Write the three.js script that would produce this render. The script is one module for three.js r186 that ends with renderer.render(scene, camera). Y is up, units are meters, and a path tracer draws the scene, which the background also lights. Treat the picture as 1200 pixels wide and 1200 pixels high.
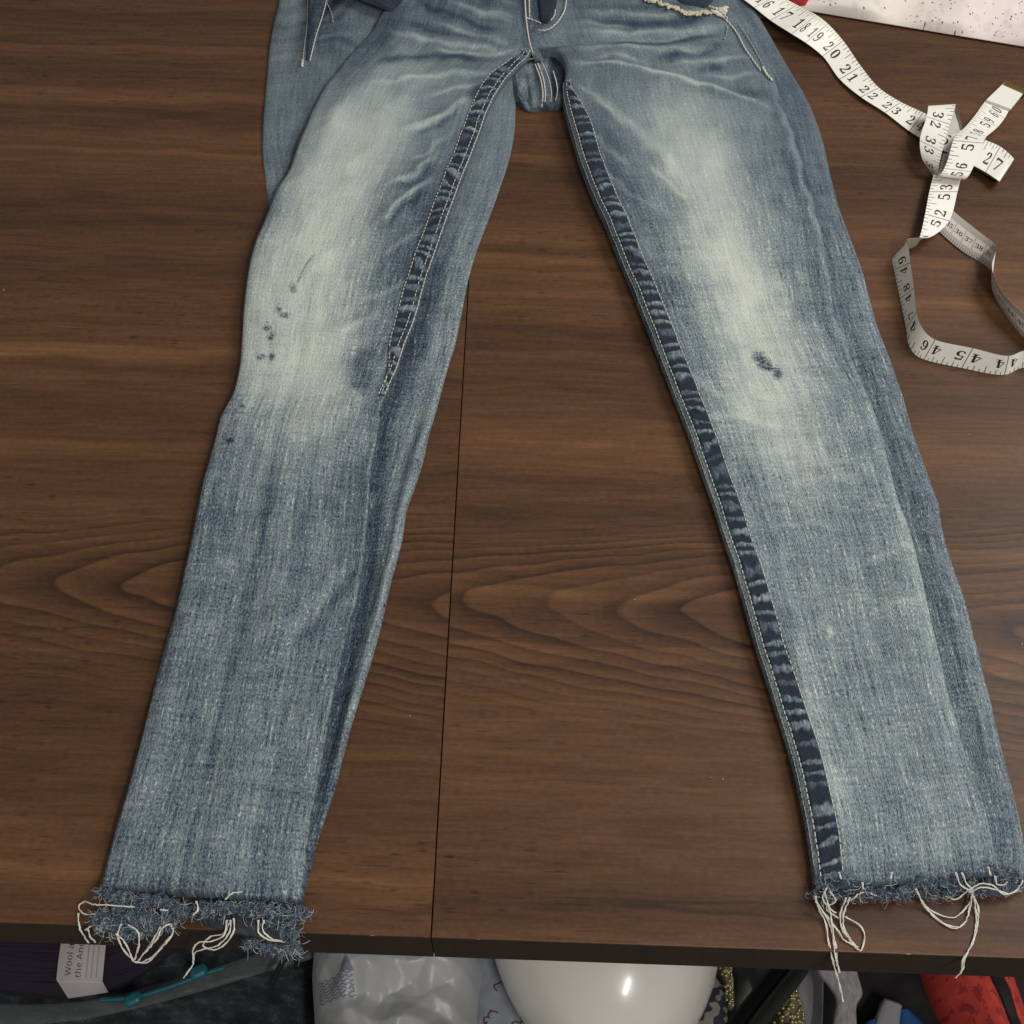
import * as THREE from 'three';
import { mergeGeometries } from 'three/addons/utils/BufferGeometryUtils.js';
import { RectAreaLightUniformsLib } from 'three/addons/lights/RectAreaLightUniformsLib.js';

// ---------------------------------------------------------------- camera, light, exposure
const H = 0.70, F = 1600, TILT = THREE.MathUtils.degToRad(33);
const scene = new THREE.Scene();
const camera = new THREE.PerspectiveCamera(2 * Math.atan(600 / F) * 180 / Math.PI, 1, 0.02, 60);
camera.position.set(0, H, 0);
camera.lookAt(0, H - Math.cos(TILT), -Math.sin(TILT));
const renderer = new THREE.WebGLRenderer({ antialias: true });
renderer.setSize(1024, 1024);
renderer.toneMapping = THREE.LinearToneMapping;
renderer.toneMappingExposure = 1.19;
renderer.shadowMap.enabled = true;
RectAreaLightUniformsLib.init();
scene.background = new THREE.Color(0.235, 0.232, 0.225);
function areaLight(color, intensity, w, h, pos, target) {
  const l = new THREE.RectAreaLight(color, intensity, w, h);
  l.position.set(...pos); l.lookAt(...target); l.castShadow = true; scene.add(l);
  return l;
}
areaLight(new THREE.Color(1, 0.98, 0.95), 11, 0.8, 0.8, [1.35, 1.45, -1.05], [0.05, 0, -0.45]).name = 'window_light';
const tubeLamp = areaLight(new THREE.Color(1, 0.965, 0.915), 64, 0.72, 0.13, [0.72, 1.7, 0.95], [0.05, -0.3, -0.2]);
tubeLamp.rotateZ(0.7); tubeLamp.name = 'ceiling_light';

// ---------------------------------------------------------------- helpers
const CT = Math.cos(TILT), ST = Math.sin(TILT);
// the point at height h that the photograph shows at pixel (x, y)
function at(x, y, h = 0) {
  const a = (x - 600) / F, v = (y - 600) / F;
  const dy = -CT - v * ST, dz = -ST + v * CT, t = (h - H) / dy;
  return new THREE.Vector3(a * t, h, dz * t);
}
function rng(seed) { let s = (seed * 2654435761) >>> 0 || 1; return () => { s ^= s << 13; s >>>= 0; s ^= s >>> 17; s ^= s << 5; s >>>= 0; return s / 4294967296; }; }
const PERM = new Uint8Array(512), GX = new Float32Array(256), GY = new Float32Array(256);
{ const r = rng(77), p = [...Array(256).keys()]; for (let i = 255; i > 0; i--) { const j = Math.floor(r() * (i + 1)); [p[i], p[j]] = [p[j], p[i]]; }
  for (let i = 0; i < 512; i++) PERM[i] = p[i & 255];
  for (let i = 0; i < 256; i++) { const a = r() * Math.PI * 2; GX[i] = Math.cos(a); GY[i] = Math.sin(a); } }
function n2(x, y) { // gradient noise, about -1..1
  const xi = Math.floor(x), yi = Math.floor(y), fx = x - xi, fy = y - yi, X = xi & 255, Y = yi & 255;
  const u = fx * fx * fx * (fx * (fx * 6 - 15) + 10), v = fy * fy * fy * (fy * (fy * 6 - 15) + 10);
  const a = PERM[X] + Y, b = PERM[X + 1] + Y, i00 = PERM[a & 511], i10 = PERM[b & 511], i01 = PERM[(a + 1) & 511], i11 = PERM[(b + 1) & 511];
  const l0 = (GX[i00] * fx + GY[i00] * fy) * (1 - u) + (GX[i10] * (fx - 1) + GY[i10] * fy) * u;
  const l1 = (GX[i01] * fx + GY[i01] * (fy - 1)) * (1 - u) + (GX[i11] * (fx - 1) + GY[i11] * (fy - 1)) * u;
  return 1.5 * (l0 * (1 - v) + l1 * v);
}
function fbm(x, y, o = 4) { let s = 0, a = 0.5; for (let i = 0; i < o; i++) { s += a * n2(x, y); x = x * 2.03 + 17.1; y = y * 2.03 - 9.7; a *= 0.5; } return s; }
const clamp = (x, a = 0, b = 1) => Math.min(b, Math.max(a, x)), lerp = (a, b, t) => a + (b - a) * t;
const sstep = (a, b, x) => { const t = clamp((x - a) / (b - a)); return t * t * (3 - 2 * t); };
const used = {};
function numbered(n) { const k = (used[n] = (used[n] ?? -1) + 1); return k ? n + '_' + String(k).padStart(3, '0') : n; }
function tag(o, label, category, group) { o.userData.label = label; o.userData.category = category; if (group) o.userData.group = group; return o; }
function thing(name, label, category, group) { const g = new THREE.Group(); g.name = numbered(name); scene.add(g); return tag(g, label, category, group); }
function mesh(name, geo, mat, parent = scene) {
  const m = new THREE.Mesh(geo, mat); m.name = parent === scene ? numbered(name) : name;
  m.castShadow = m.receiveShadow = true; parent.add(m); return m;
}
function stuffPart(m) { m.userData.kind = 'stuff'; return m; }
function std(color, roughness = 0.8, more = {}) { return new THREE.MeshStandardMaterial({ color, roughness, side: THREE.DoubleSide, ...more }); }
// texture from a function (i, j, W, H) -> [r, g, b] in 0..255 sRGB
function tex(W, Hh, fn, srgb = true) {
  const d = new Uint8Array(W * Hh * 4), c = [0, 0, 0];
  for (let j = 0; j < Hh; j++) for (let i = 0; i < W; i++) { fn(i, j, c); const k = (j * W + i) * 4; d[k] = clamp(c[0], 0, 255); d[k + 1] = clamp(c[1], 0, 255); d[k + 2] = clamp(c[2], 0, 255); d[k + 3] = 255; }
  const t = new THREE.DataTexture(d, W, Hh); t.magFilter = THREE.LinearFilter; t.minFilter = THREE.LinearFilter; t.wrapS = t.wrapT = THREE.ClampToEdgeWrapping;
  if (srgb) t.colorSpace = THREE.SRGBColorSpace; t.needsUpdate = true; return t;
}
function ramp(stops, f, out) {
  f = clamp(f); let k = 0; while (k < stops.length - 2 && f > stops[k + 1][0]) k++;
  const a = stops[k], b = stops[k + 1], t = clamp((f - a[0]) / (b[0] - a[0]));
  for (let c = 0; c < 3; c++) out[c] = a[1][c] + (b[1][c] - a[1][c]) * t;
}
// a curve through pixels on the plane y = h, evaluated by its share of arc length
function border(px, h = 0, share) {
  const pts = px.map((p) => at(p[0], p[1], p[2] ?? h)), c = new THREE.CatmullRomCurve3(pts, false, 'centripetal'), N = 500;
  const P = c.getPoints(N), L = [0];
  for (let i = 1; i <= N; i++) L.push(L[i - 1] + P[i].distanceTo(P[i - 1]));
  const f = (t) => {
    const s = clamp(t) * L[N]; let lo = 0, hi = N; while (hi - lo > 1) { const m = (lo + hi) >> 1; if (L[m] <= s) lo = m; else hi = m; }
    const q = L[hi] > L[lo] ? (s - L[lo]) / (L[hi] - L[lo]) : 0; return P[lo].clone().lerp(P[hi], q);
  };
  f.length_ = L[N];
  f.near = (x, y) => { const q = at(x, y, h); let b = 0, bd = 1e9; for (let i = 0; i <= N; i++) { const d = P[i].distanceToSquared(q); if (d < bd) { bd = d; b = i; } } return L[b] / L[N]; };
  return f;
}
const superdrop = (a, p) => 1 - Math.pow(Math.max(0, 1 - Math.pow(a, p)), 1 / p); // a = 1 at the edge, 0 inside
// a padded sheet between two borders: rounded down at its sides, raised inside, wrinkled
function sheet(o) {
  const L = border(o.left, o.h ?? 0), R = border(o.right, o.h ?? 0), base = o.h ?? 0, p = o.p ?? 5;
  const eL = o.eL ?? (() => 1), eR = o.eR ?? (() => 1), T = typeof o.T === 'function' ? o.T : () => o.T;
  const S = { L, R, len: (L.length_ + R.length_) / 2 };
  S.plan = (u, t) => L(t).lerp(R(t), u);
  S.width = (t) => L(t).distanceTo(R(t));
  S.pos = (u, t) => {
    const q = S.plan(u, t);
    const d = u < 0.5 ? eL(t) * superdrop(1 - 2 * u, p) : eR(t) * superdrop(2 * u - 1, p);
    let e = 1;
    if (o.endT) { if (o.endT[0] && t < o.endT[0]) e = Math.sqrt(Math.max(0, 1 - (1 - t / o.endT[0]) ** 2)); if (o.endT[1] && t > 1 - o.endT[1]) e = Math.sqrt(Math.max(0, 1 - (1 - (1 - t) / o.endT[1]) ** 2)); }
    let y = T(t, u) * (1 - d) * e;
    if (o.wr) y += o.wr(q.x, q.z, u, t) * (1 - d * 0.8) * e;
    q.y = base + Math.max(0.0006, y); return q;
  };
  S.normal = (u, t) => {
    const e = 0.004, a = S.pos(clamp(u + e), t).sub(S.pos(clamp(u - e), t)), b = S.pos(u, clamp(t + e / 2)).sub(S.pos(u, clamp(t - e / 2)));
    const n = a.cross(b).normalize(); if (n.y < 0) n.negate(); return n;
  };
  S.geometry = (nu, nt, floorTo = base) => {
    const pos = [], uv = [], idx = [], us = [];
    for (let i = 0; i <= nu; i++) { const a = i / nu; us.push(lerp(a, 0.5 - 0.5 * Math.cos(Math.PI * a), 0.75)); }
    const rows = nt + 3, tuck = o.tuck ? [0.15, 0.5, 1] : [], n0 = nu; nu += tuck.length;
    for (let r = 0; r < rows; r++) {
      const t = clamp((r - 1) / nt), cap = r === 0 || r === rows - 1;
      for (const u of us) { const q = S.pos(u, t); if (cap) q.y = floorTo; pos.push(q.x, q.y, q.z); uv.push(u, t); }
      for (const s of tuck) { // the cloth rolls back underneath itself
        const q = S.pos(1, t), w = S.width(t), k = Math.min(0.3, s * 0.018 / w), v = S.plan(1 - k, t); pos.push(v.x, cap ? floorTo : base + Math.max(0.0005, (q.y - base) * (1 - 0.25 * s) - 0.0006 * s), v.z); uv.push(1 - k * 0.6, t); }
    }
    for (let r = 0; r < rows - 1; r++) for (let i = 0; i < nu; i++) { const a = r * (nu + 1) + i, b = a + nu + 1; idx.push(a, b, a + 1, a + 1, b, b + 1); }
    const g = new THREE.BufferGeometry(); g.setAttribute('position', new THREE.Float32BufferAttribute(pos, 3)); g.setAttribute('uv', new THREE.Float32BufferAttribute(uv, 2)); g.setIndex(idx); g.computeVertexNormals(); return g;
  };
  return S;
}
// a strip on a sheet between u0(t) and u1(t), lifted off it
function stripOn(S, u0, u1, t0, t1, nt, nw, lift) {
  const pos = [], uv = [], idx = [];
  for (let r = 0; r <= nt; r++) {
    const t = lerp(t0, t1, r / nt), a = u0(t), b = u1(t);
    for (let i = 0; i <= nw; i++) { const w = i / nw, u = clamp(lerp(a, b, w)), q = S.pos(u, t).addScaledVector(S.normal(u, t), lift(w, t)); pos.push(q.x, q.y, q.z); uv.push(w, r / nt); }
  }
  for (let r = 0; r < nt; r++) for (let i = 0; i < nw; i++) { const a = r * (nw + 1) + i, b = a + nw + 1; idx.push(a, b, a + 1, a + 1, b, b + 1); }
  const g = new THREE.BufferGeometry(); g.setAttribute('position', new THREE.Float32BufferAttribute(pos, 3)); g.setAttribute('uv', new THREE.Float32BufferAttribute(uv, 2)); g.setIndex(idx); g.computeVertexNormals(); return g;
}
function tube(pts, r, seg = 24, sides = 6, taper = false) {
  const c = new THREE.CatmullRomCurve3(pts, false, 'centripetal');
  const g = new THREE.TubeGeometry(c, seg, r, sides, false);
  return g;
}
// row of stitches: short threads along a polyline of world points
function stitches(points, normals, len, gap, r, seed = 1) {
  const out = [], R = rng(seed); let acc = 0, on = null;
  const L = [0]; for (let i = 1; i < points.length; i++) L.push(L[i - 1] + points[i].distanceTo(points[i - 1]));
  const ev = (s) => { let i = 1; while (i < L.length - 1 && L[i] < s) i++; const q = (s - L[i - 1]) / Math.max(1e-9, L[i] - L[i - 1]); return [points[i - 1].clone().lerp(points[i], q), normals[i - 1].clone().lerp(normals[i], q).normalize()]; };
  for (let s = 0; s + len < L[L.length - 1]; s += len + gap) {
    const j = (R() - 0.5) * gap * 0.4, [a, na] = ev(s + j), [b, nb] = ev(s + len + j), m = ev(s + len / 2 + j);
    a.addScaledVector(na, -r * 0.5); b.addScaledVector(nb, -r * 0.5); m[0].addScaledVector(m[1], r * 0.9);
    out.push(new THREE.TubeGeometry(new THREE.CatmullRomCurve3([a, m[0], b]), 4, r, 5, false));
  }
  return out.length ? mergeGeometries(out) : null;
}
function stitchOn(S, uf, t0, t1, lift, len, gap, r, seed) {
  const P = [], N = []; for (let i = 0; i <= 400; i++) { const t = lerp(t0, t1, i / 400), u = clamp(uf(t)), n = S.normal(u, t); P.push(S.pos(u, t).addScaledVector(n, lift)); N.push(n); }
  return stitches(P, N, len, gap, r, seed);
}
// distance in the ground plane to a polyline
function distPoly(P, x, z) {
  let best = 1e9, bi = 0;
  for (let i = 0; i < P.length - 1; i++) {
    const ax = P[i].x, az = P[i].z, bx = P[i + 1].x - ax, bz = P[i + 1].z - az, t = clamp(((x - ax) * bx + (z - az) * bz) / (bx * bx + bz * bz)), dx = x - ax - bx * t, dz = z - az - bz * t, d = Math.hypot(dx, dz);
    if (d < best) { best = d; bi = (i + t) / (P.length - 1); }
  }
  distPoly.at = bi; return best;
}
const poly = (px, h = 0.012) => px.map((p) => at(p[0], p[1], h));

// ---------------------------------------------------------------- floor and table
{
  const FLOOR = -0.72;
  const t = tex(512, 512, (i, j, c) => { const n = fbm(i * 0.06, j * 0.06, 4) + 0.5 * n2(i * 0.9, j * 0.9); const v = 30 + 14 * n; c[0] = v; c[1] = v + 2; c[2] = v + 2; });
  t.wrapS = t.wrapT = THREE.RepeatWrapping; t.repeat.set(5, 5);
  const g = new THREE.BoxGeometry(4, 0.05, 4); const f = mesh('floor', g, std(0xffffff, 0.95, { map: t })); f.position.set(0, FLOOR - 0.025, -0.6); f.userData.kind = 'structure';
}
const WOOD = [[0, [33, 20, 12]], [0.25, [58, 37, 23]], [0.5, [84, 56, 35]], [0.75, [110, 76, 49]], [1, [140, 100, 68]]];
{
  const table = thing('table', 'dark brown walnut-look wooden table under the jeans, seam across its two boards', 'table');
  const A = at(0, 1081), B = at(1200, 1123), ex = B.clone().sub(A).normalize(), ez = at(545, 400).sub(at(505, 1098)).normalize(); // ez: away from the viewer
  const foot = at(505, 1098), s0 = foot.clone().sub(A).dot(ex), O = A.clone().addScaledVector(ex, s0);
  const apexes = [[at(60, 684), at(60, 684)], [at(548, 702), at(548, 702)]];
  const THICK = 0.036, DEPTH = 1.15;
  const toLocal = (q) => { const d = q.clone().sub(O); return [d.dot(ex), d.dot(ez)]; };
  const basis = new THREE.Matrix4().makeBasis(ex, new THREE.Vector3(0, 1, 0), ez.clone().negate()).setPosition(O);
  [[-0.72, -0.00028, 0], [0.00028, 0.80, 1]].forEach(([x0, x1, k]) => {
    const W = x1 - x0, ap = toLocal(apexes[k][0]);
    const colour = (x, z) => { // metres along and across the grain
      const wob = 0.006 * fbm(x * 4 + k * 31, z * 9, 3) + 0.0016 * n2(x * 24 + 5, z * 60);
      const dz = z - ap[1] + wob + 0.03 * (x - ap[0]), dx = x - ap[0] + 0.03 * fbm(x * 3, z * 22 + k * 7, 2) + 0.006 * n2(x * 40, z * 60);
      const Fv = dx - (dz > 0 ? 46 : 34) * Math.pow(Math.abs(dz), 1.72);
      const inside = sstep(-0.42, -0.02, Fv) * sstep(0.15, 0.08, Math.abs(dz));
      const ph = Fv / 0.046 + 0.35 * n2(x * 5, z * 22), fr = ph - Math.floor(ph), wgt = 0.55 + 0.45 * n2(Math.floor(ph) * 3.1 + k, 0.5);
      const ringDark = Math.pow(fr, 3.2) * sstep(1, 0.93, fr) * wgt, ringPale = sstep(0.0, 0.05, fr) * sstep(0.45, 0.05, fr) * 0.5 * wgt;
      const zz = z + wob * 1.6;
      const far = 0.9 * n2(x * 0.55 + k * 13.7, zz * 17) + 0.65 * n2(x * 0.9 + k * 5, zz * 41 + 3) + 0.45 * n2(x * 1.7 + k * 2.2, zz * 97) + 0.28 * n2(x * 3.4, zz * 230) + 0.2 * n2(x * 8, zz * 520);
      const thin = n2(x * 0.9 + k * 3.3, zz * 70 + 11), lines = sstep(0.05, 0.0, Math.abs(thin)) * sstep(-0.2, 0.35, n2(x * 1.3, zz * 30 + 40)) * 0.12;
      const pale = sstep(0.34, 0.62, n2(x * 0.8 + k * 4.1, zz * 52 + 21)) * 0.14;
      const pn = n2(x * 70, z * 820), pores = -0.22 * sstep(0.45, 0.8, pn) * sstep(-0.3, 0.4, n2(x * 5, z * 16));
      const fine = 0.06 * n2(x * 40, z * 1000) + 0.06 * n2(x * 260, z * 700) + 0.07 * n2(x * 20, z * 300);
      return 0.47 + 0.135 * far * (1 - 0.45 * inside) - lines * (1 - inside) + pale - inside * 0.46 * ringDark + inside * 0.22 * ringPale + pores + fine;
    };
    const NX = 2048, NZ = 2048;
    const map = tex(NX, NZ, (i, j, c) => ramp(WOOD, colour(x0 + (i / NX) * W, (j / NZ) * DEPTH), c));
    const bump = tex(1024, 1024, (i, j, c) => { const x = x0 + (i / 1024) * W, z = (j / 1024) * DEPTH; c[0] = c[1] = c[2] = 150 + 40 * n2(x * 22, z * 380) + 40 * n2(x * 60, z * 700); }, false);
    const bevel = 0.0007, nx = 40;
    // top with a softened rim, skirt and underside
    const prof = [[0, -THICK], [0, -bevel], [bevel * 0.3, -bevel * 0.3], [bevel, 0]];
    const ring = (q) => [[x0 + q[0] * 0.4, q[0]], [x1 - q[0] * 0.4, q[0]], [x1 - q[0] * 0.4, DEPTH - q[0]], [x0 + q[0] * 0.4, DEPTH - q[0]]].map((r) => [r[0], q[1], r[1]]);
    const build = (quads) => { const pos = [], uv = [], idx = []; for (const q of quads) { const b = pos.length / 3; for (const v of q) { pos.push(v[0], v[1], -v[2]); uv.push((v[0] - x0) / W, v[2] / DEPTH); } idx.push(b, b + 1, b + 2, b, b + 2, b + 3); } const g = new THREE.BufferGeometry(); g.setAttribute('position', new THREE.Float32BufferAttribute(pos, 3)); g.setAttribute('uv', new THREE.Float32BufferAttribute(uv, 2)); g.setIndex(idx); g.computeVertexNormals(); g.applyMatrix4(basis); return g; };
    const tp = ring(prof[3]), quads = [[tp[0], tp[1], tp[2], tp[3]]];
    for (let s = 1; s < 3; s++) { const a = ring(prof[s]), b = ring(prof[s + 1]); for (let e = 0; e < 4; e++) quads.push([a[e], a[(e + 1) % 4], b[(e + 1) % 4], b[e]]); }
    const leaf = mesh('tabletop_leaf', build(quads), new THREE.MeshPhysicalMaterial({ color: 0xffffff, roughness: 0.46, specularIntensity: 0.55, side: THREE.DoubleSide, map, bumpMap: bump, bumpScale: 0.00022 }), table);
    const a = ring(prof[0]), b = ring(prof[1]), sk = [[a[0], a[3], a[2], a[1]]]; for (let e = 0; e < 4; e++) sk.push([a[e], a[(e + 1) % 4], b[(e + 1) % 4], b[e]]);
    const et = tex(512, 32, (i, j, c) => { const n = fbm(i * 0.02, j * 0.3, 3) + 0.3 * n2(i * 0.5, j * 0.7); c[0] = 50 + 12 * n; c[1] = 38 + 10 * n; c[2] = 28 + 8 * n; });
    mesh('edge_band', build(sk), std(0xffffff, 0.62, { map: et }), table);
    // pale chips worn along the near rim
    const R = rng(5 + k), chips = [];
    for (let i = 0; i < 22; i++) { const g = new THREE.IcosahedronGeometry(0.00028 + 0.0004 * R() * R(), 0); g.scale(1.5 + 2 * R(), 0.5, 0.8); g.translate(lerp(x0, x1, R()), -0.0004, -0.0003); chips.push(g); }
    const cg = mergeGeometries(chips); cg.applyMatrix4(basis); stuffPart(mesh('worn_chips', cg, std(0x9a7d5e, 0.85), table));
    for (const lz of [0.12, DEPTH - 0.1]) { const g = new THREE.CylinderGeometry(0.03, 0.022, 0.72 - THICK, 16); g.translate(k ? x1 - 0.06 : x0 + 0.06, -(0.72 + THICK) / 2 + 0.0, -lz); g.applyMatrix4(basis); mesh('leg', g, std(0x3a281c, 0.6), table); }
  });
}

{
  const R = rng(404), geos = [];
  for (let i = 0; i < 20; i++) { const q = at(1200 * R(), 40 + 1030 * R(), 0.0003), a = R() * 6.28, l = 0.0004 + 0.0016 * R() * R(); const d = new THREE.Vector3(Math.cos(a) * l, 0, Math.sin(a) * l); geos.push(tube([q.clone().sub(d), q.clone().add(new THREE.Vector3(d.z * 0.4, 0.0002, -d.x * 0.4)), q.clone().add(d)], 0.00012 + 0.00016 * R(), 5, 4)); }
  const lint = stuffPart(mesh('lint', mergeGeometries(geos), std(0xa89f90, 0.9), scene.children.find((c) => c.name === 'table')));
}
// ---------------------------------------------------------------- jeans
const DENIM = [[0, [20, 27, 39]], [0.2, [43, 56, 73]], [0.4, [87, 99, 107]], [0.6, [123, 133, 136]], [0.8, [156, 166, 164]], [1, [189, 196, 188]]];
const FL_LEFT = [[560, -140], [500, -40], [472, 2], [453, 27], [433, 57], [407, 87], [383, 117], [367, 147], [352, 183], [340, 213], [323, 243], [312, 270], [300, 300], [292, 335], [288, 370], [286, 400], [283, 440], [276, 468], [261, 498], [252, 530], [243, 565], [234, 605], [223, 660], [215, 697], [204, 742], [191, 790], [178, 839], [164, 893], [150, 943], [135, 992], [121, 1046]];
const FL_RIGHT = [[617, -140], [616, 0], [618, 40], [622, 80], [592, 112], [574, 143], [560, 180], [547, 213], [533, 250], [520, 287], [509, 318], [497, 353], [485, 395], [476, 415], [466, 445], [453, 475], [447, 500], [443, 525], [437, 563], [433, 610], [429, 660], [421, 708], [413, 737], [400, 794], [389, 848], [381, 893], [372, 942], [363, 992], [356, 1064]];
const BL_LEFT = [[345, -140], [335, -40], [328, 0], [317, 50], [312, 100], [308, 150], [308, 187], [313, 225], [316, 262], [300, 320], [292, 380], [288, 440], [262, 510], [240, 590], [222, 662], [214, 690], [199, 740], [185, 790], [172, 845], [157, 905], [143, 955], [129, 1005], [119, 1046]];
const BL_RIGHT = [[625, -140], [622, 0], [622, 70], [606, 112], [603, 155], [597, 187], [584, 227], [571, 263], [557, 300], [547, 337], [541, 370], [533, 407], [523, 440], [513, 477], [503, 512], [495, 547], [485, 577], [477, 600], [471, 637], [460, 678], [451, 718], [436, 776], [419, 830], [405, 879], [391, 933], [374, 982], [360, 1040]];
const FR_LEFT = [[617, -140], [616, 0], [619, 45], [628, 74], [650, 76], [661, 92], [659, 122], [663, 145], [670, 170], [680, 203], [693, 237], [709, 272], [723, 307], [737, 340], [753, 380], [770, 423], [787, 467], [803, 507], [819, 553], [833, 592], [848, 640], [860, 676], [872, 718], [884, 762], [897, 803], [911, 848], [923, 886], [935, 937], [943, 976], [949, 1017], [952, 1048]];
const FR_RIGHT = [[830, -140], [846, -20], [858, 20], [880, 55], [900, 95], [913, 133], [927, 162], [938, 200], [950, 240], [961, 285], [969, 333], [978, 385], [1000, 440], [1021, 490], [1036, 540], [1050, 593], [1066, 637], [1077, 683], [1088, 735], [1098, 777], [1112, 835], [1133, 906], [1147, 944], [1156, 979], [1166, 1030]];
const BR_LEFT = FR_LEFT.map(([x, y]) => [x + (y < 100 ? 12 : 2), y]);
const BR_RIGHT = [[840, -140], [862, -20], [874, 0], [900, 43], [920, 77], [947, 123], [963, 163], [974, 210], [985, 250], [998, 285], [1009, 315], [1019, 352], [1029, 387], [1043, 423], [1057, 463], [1070, 510], [1087, 557], [1099, 593], [1104, 622], [1117, 667], [1130, 703], [1140, 743], [1150, 780], [1166, 850], [1180, 906], [1189, 940], [1197, 975], [1200, 1000], [1201, 1040]];
// marks: [polyline, width px, change of fade], in wash; folds: [polyline, width px, height mm]
const S_ = 1 / 1750; // metres per pixel, about
const washL = [
  [[[470, 110], [430, 150], [400, 205], [375, 260], [352, 310], [345, 370], [350, 430], [345, 480]], 62, 0.56],
  [[[395, 250], [400, 330], [400, 400], [375, 470], [360, 530]], 40, 0.17],
  [[[320, 290], [300, 350], [295, 430], [290, 480]], 26, 0.16],
  [[[437, 405], [420, 430], [418, 460]], 20, -0.30], [[[440, 560], [400, 585], [370, 600]], 28, -0.06], [[[265, 570], [250, 620]], 26, -0.07],
  [[[520, 180], [500, 230], [480, 300], [465, 350]], 26, -0.12],
  [[[610, 70], [560, 62], [520, 58], [480, 50], [455, 40]], 5, 0.20], [[[600, 58], [545, 45], [500, 30]], 5, 0.15], [[[605, 35], [560, 22], [525, 8]], 5, 0.14], [[[612, 15], [580, 8], [550, -8]], 5, 0.1],
  [[[600, 48], [550, 33], [505, 18], [490, 10]], 5, -0.12], [[[580, 78], [530, 74], [470, 76], [435, 85]], 7, -0.17], [[[560, 52], [520, 47], [470, 30]], 6, -0.1],
  [[[585, 92], [540, 94], [490, 98], [440, 105]], 4, 0.18], [[[550, 118], [525, 137], [495, 153], [455, 160]], 5, 0.2], [[[540, 132], [515, 152], [480, 168]], 5, -0.12],
  [[[518, 178], [490, 208], [455, 220]], 4.5, 0.22], [[[510, 196], [485, 219], [450, 228]], 5, -0.1], [[[508, 212], [480, 232], [445, 262]], 4, 0.22], [[[505, 225], [470, 252], [440, 275]], 5, -0.1],
  [[[448, 370], [420, 378], [395, 395]], 4, 0.15], [[[430, 470], [400, 455], [375, 460]], 5, 0.12],
  [[[612, 62], [575, 70], [530, 68], [500, 64]], 4, 0.16], [[[608, 28], [570, 22], [540, 12]], 4, 0.13], [[[570, 100], [545, 108], [520, 112], [495, 118]], 4, 0.15], [[[530, 158], [505, 180], [480, 192]], 4, 0.14], [[[500, 260], [470, 290], [440, 305]], 4, 0.14], [[[478, 330], [450, 345], [420, 350]], 4, 0.12], [[[545, 125], [560, 112], [585, 88]], 9, -0.12],
  [[[470, 20], [440, 62], [415, 95]], 16, -0.14], [[[372, 296], [358, 316], [345, 336]], 1.2, -0.45], [[[435, 620], [380, 700], [330, 740], [270, 760]], 7, 0.02], [[[425, 660], [370, 740], [300, 770]], 6, -0.08],
];
const holesL = [[344, 338, 4, 7], [333, 369, 6, 4], [313, 383, 5, 4], [317, 393, 4, 5], [306, 416, 5, 3.5], [318, 416, 3.5, 5], [268, 512, 5, 3], [283, 473, 3, 2], [327, 362, 3, 3]];
const washR = [
  [[[785, 120], [805, 170], [825, 220], [850, 280], [872, 340], [885, 400], [905, 470], [930, 530]], 52, 0.50],
  [[[840, 280], [870, 340], [880, 410]], 34, 0.22], [[[925, 510], [940, 550]], 34, 0.14], [[[800, 110], [900, 150]], 30, 0.10],
  [[[905, 98], [914, 133], [928, 162], [938, 200], [950, 240], [961, 285], [978, 385]], 3.5, 0.07], [[[912, 98], [922, 133], [936, 162], [946, 200], [958, 240], [969, 285]], 5, -0.12], [[[898, 110], [910, 150], [926, 200], [940, 250]], 8, -0.08],
  [[[668, 10], [760, 18], [840, 12]], 13, -0.12], [[[680, 32], [770, 36], [840, 24]], 8, -0.17], [[[690, 56], [780, 58], [860, 44]], 6, -0.13], [[[770, 74], [810, 70], [860, 58]], 7, -0.15], [[[810, 88], [850, 82]], 6, -0.16], [[[800, 100], [860, 112], [905, 118]], 14, -0.14],
  [[[670, 22], [760, 26], [840, 18]], 4, 0.12], [[[664, 44], [740, 47], [800, 44], [860, 32]], 5, 0.17], [[[672, 62], [730, 60], [800, 66], [850, 62]], 5, 0.16], [[[780, 81], [830, 76], [880, 70]], 4, 0.14],
  [[[655, 80], [700, 79], [740, 84], [790, 96], [850, 115], [912, 137]], 3.5, 0.26],
  [[[664, 34], [710, 38], [750, 36]], 4, 0.14], [[[700, 52], [780, 54], [840, 40]], 4, 0.12], [[[690, 72], [720, 71], [760, 77]], 4, 0.14], [[[820, 94], [860, 96], [890, 90]], 4, 0.14], [[[670, 100], [700, 120], [735, 155]], 4, 0.14], [[[685, 150], [710, 175], [745, 200]], 4, 0.12], [[[700, 195], [730, 225], [770, 245]], 4, 0.12],
  [[[690, 110], [740, 150], [780, 190], [810, 235]], 8, 0.12], [[[760, 195], [785, 222], [815, 240]], 3, 0.2], [[[700, 140], [720, 200], [750, 260]], 20, -0.10], [[[740, 300], [790, 370]], 20, -0.06],
  [[[968, 730], [974, 736], [972, 744]], 3.5, 0.3], [[[961, 735], [967, 742]], 2.5, -0.22],
  [[[930, 745], [945, 820], [965, 900], [985, 960]], 14, 0.20], [[[905, 690], [925, 780], [945, 860]], 8, -0.1], [[[800, 430], [880, 490], [920, 500]], 5, 0.12], [[[826, 487], [880, 490]], 3, 0.16],
  [[[1000, 660], [1060, 640], [1075, 640]], 3, 0.08], [[[900, 615], [980, 612]], 3, 0.08], [[[1080, 700], [1030, 710]], 4, 0.1], [[[1060, 560], [1075, 650], [1100, 760], [1130, 880]], 16, 0.08],
];
const holesR = [[890, 416, 9, 6], [896, 424, 8, 7], [912, 434, 6, 9], [903, 428, 4, 4]];
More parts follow.
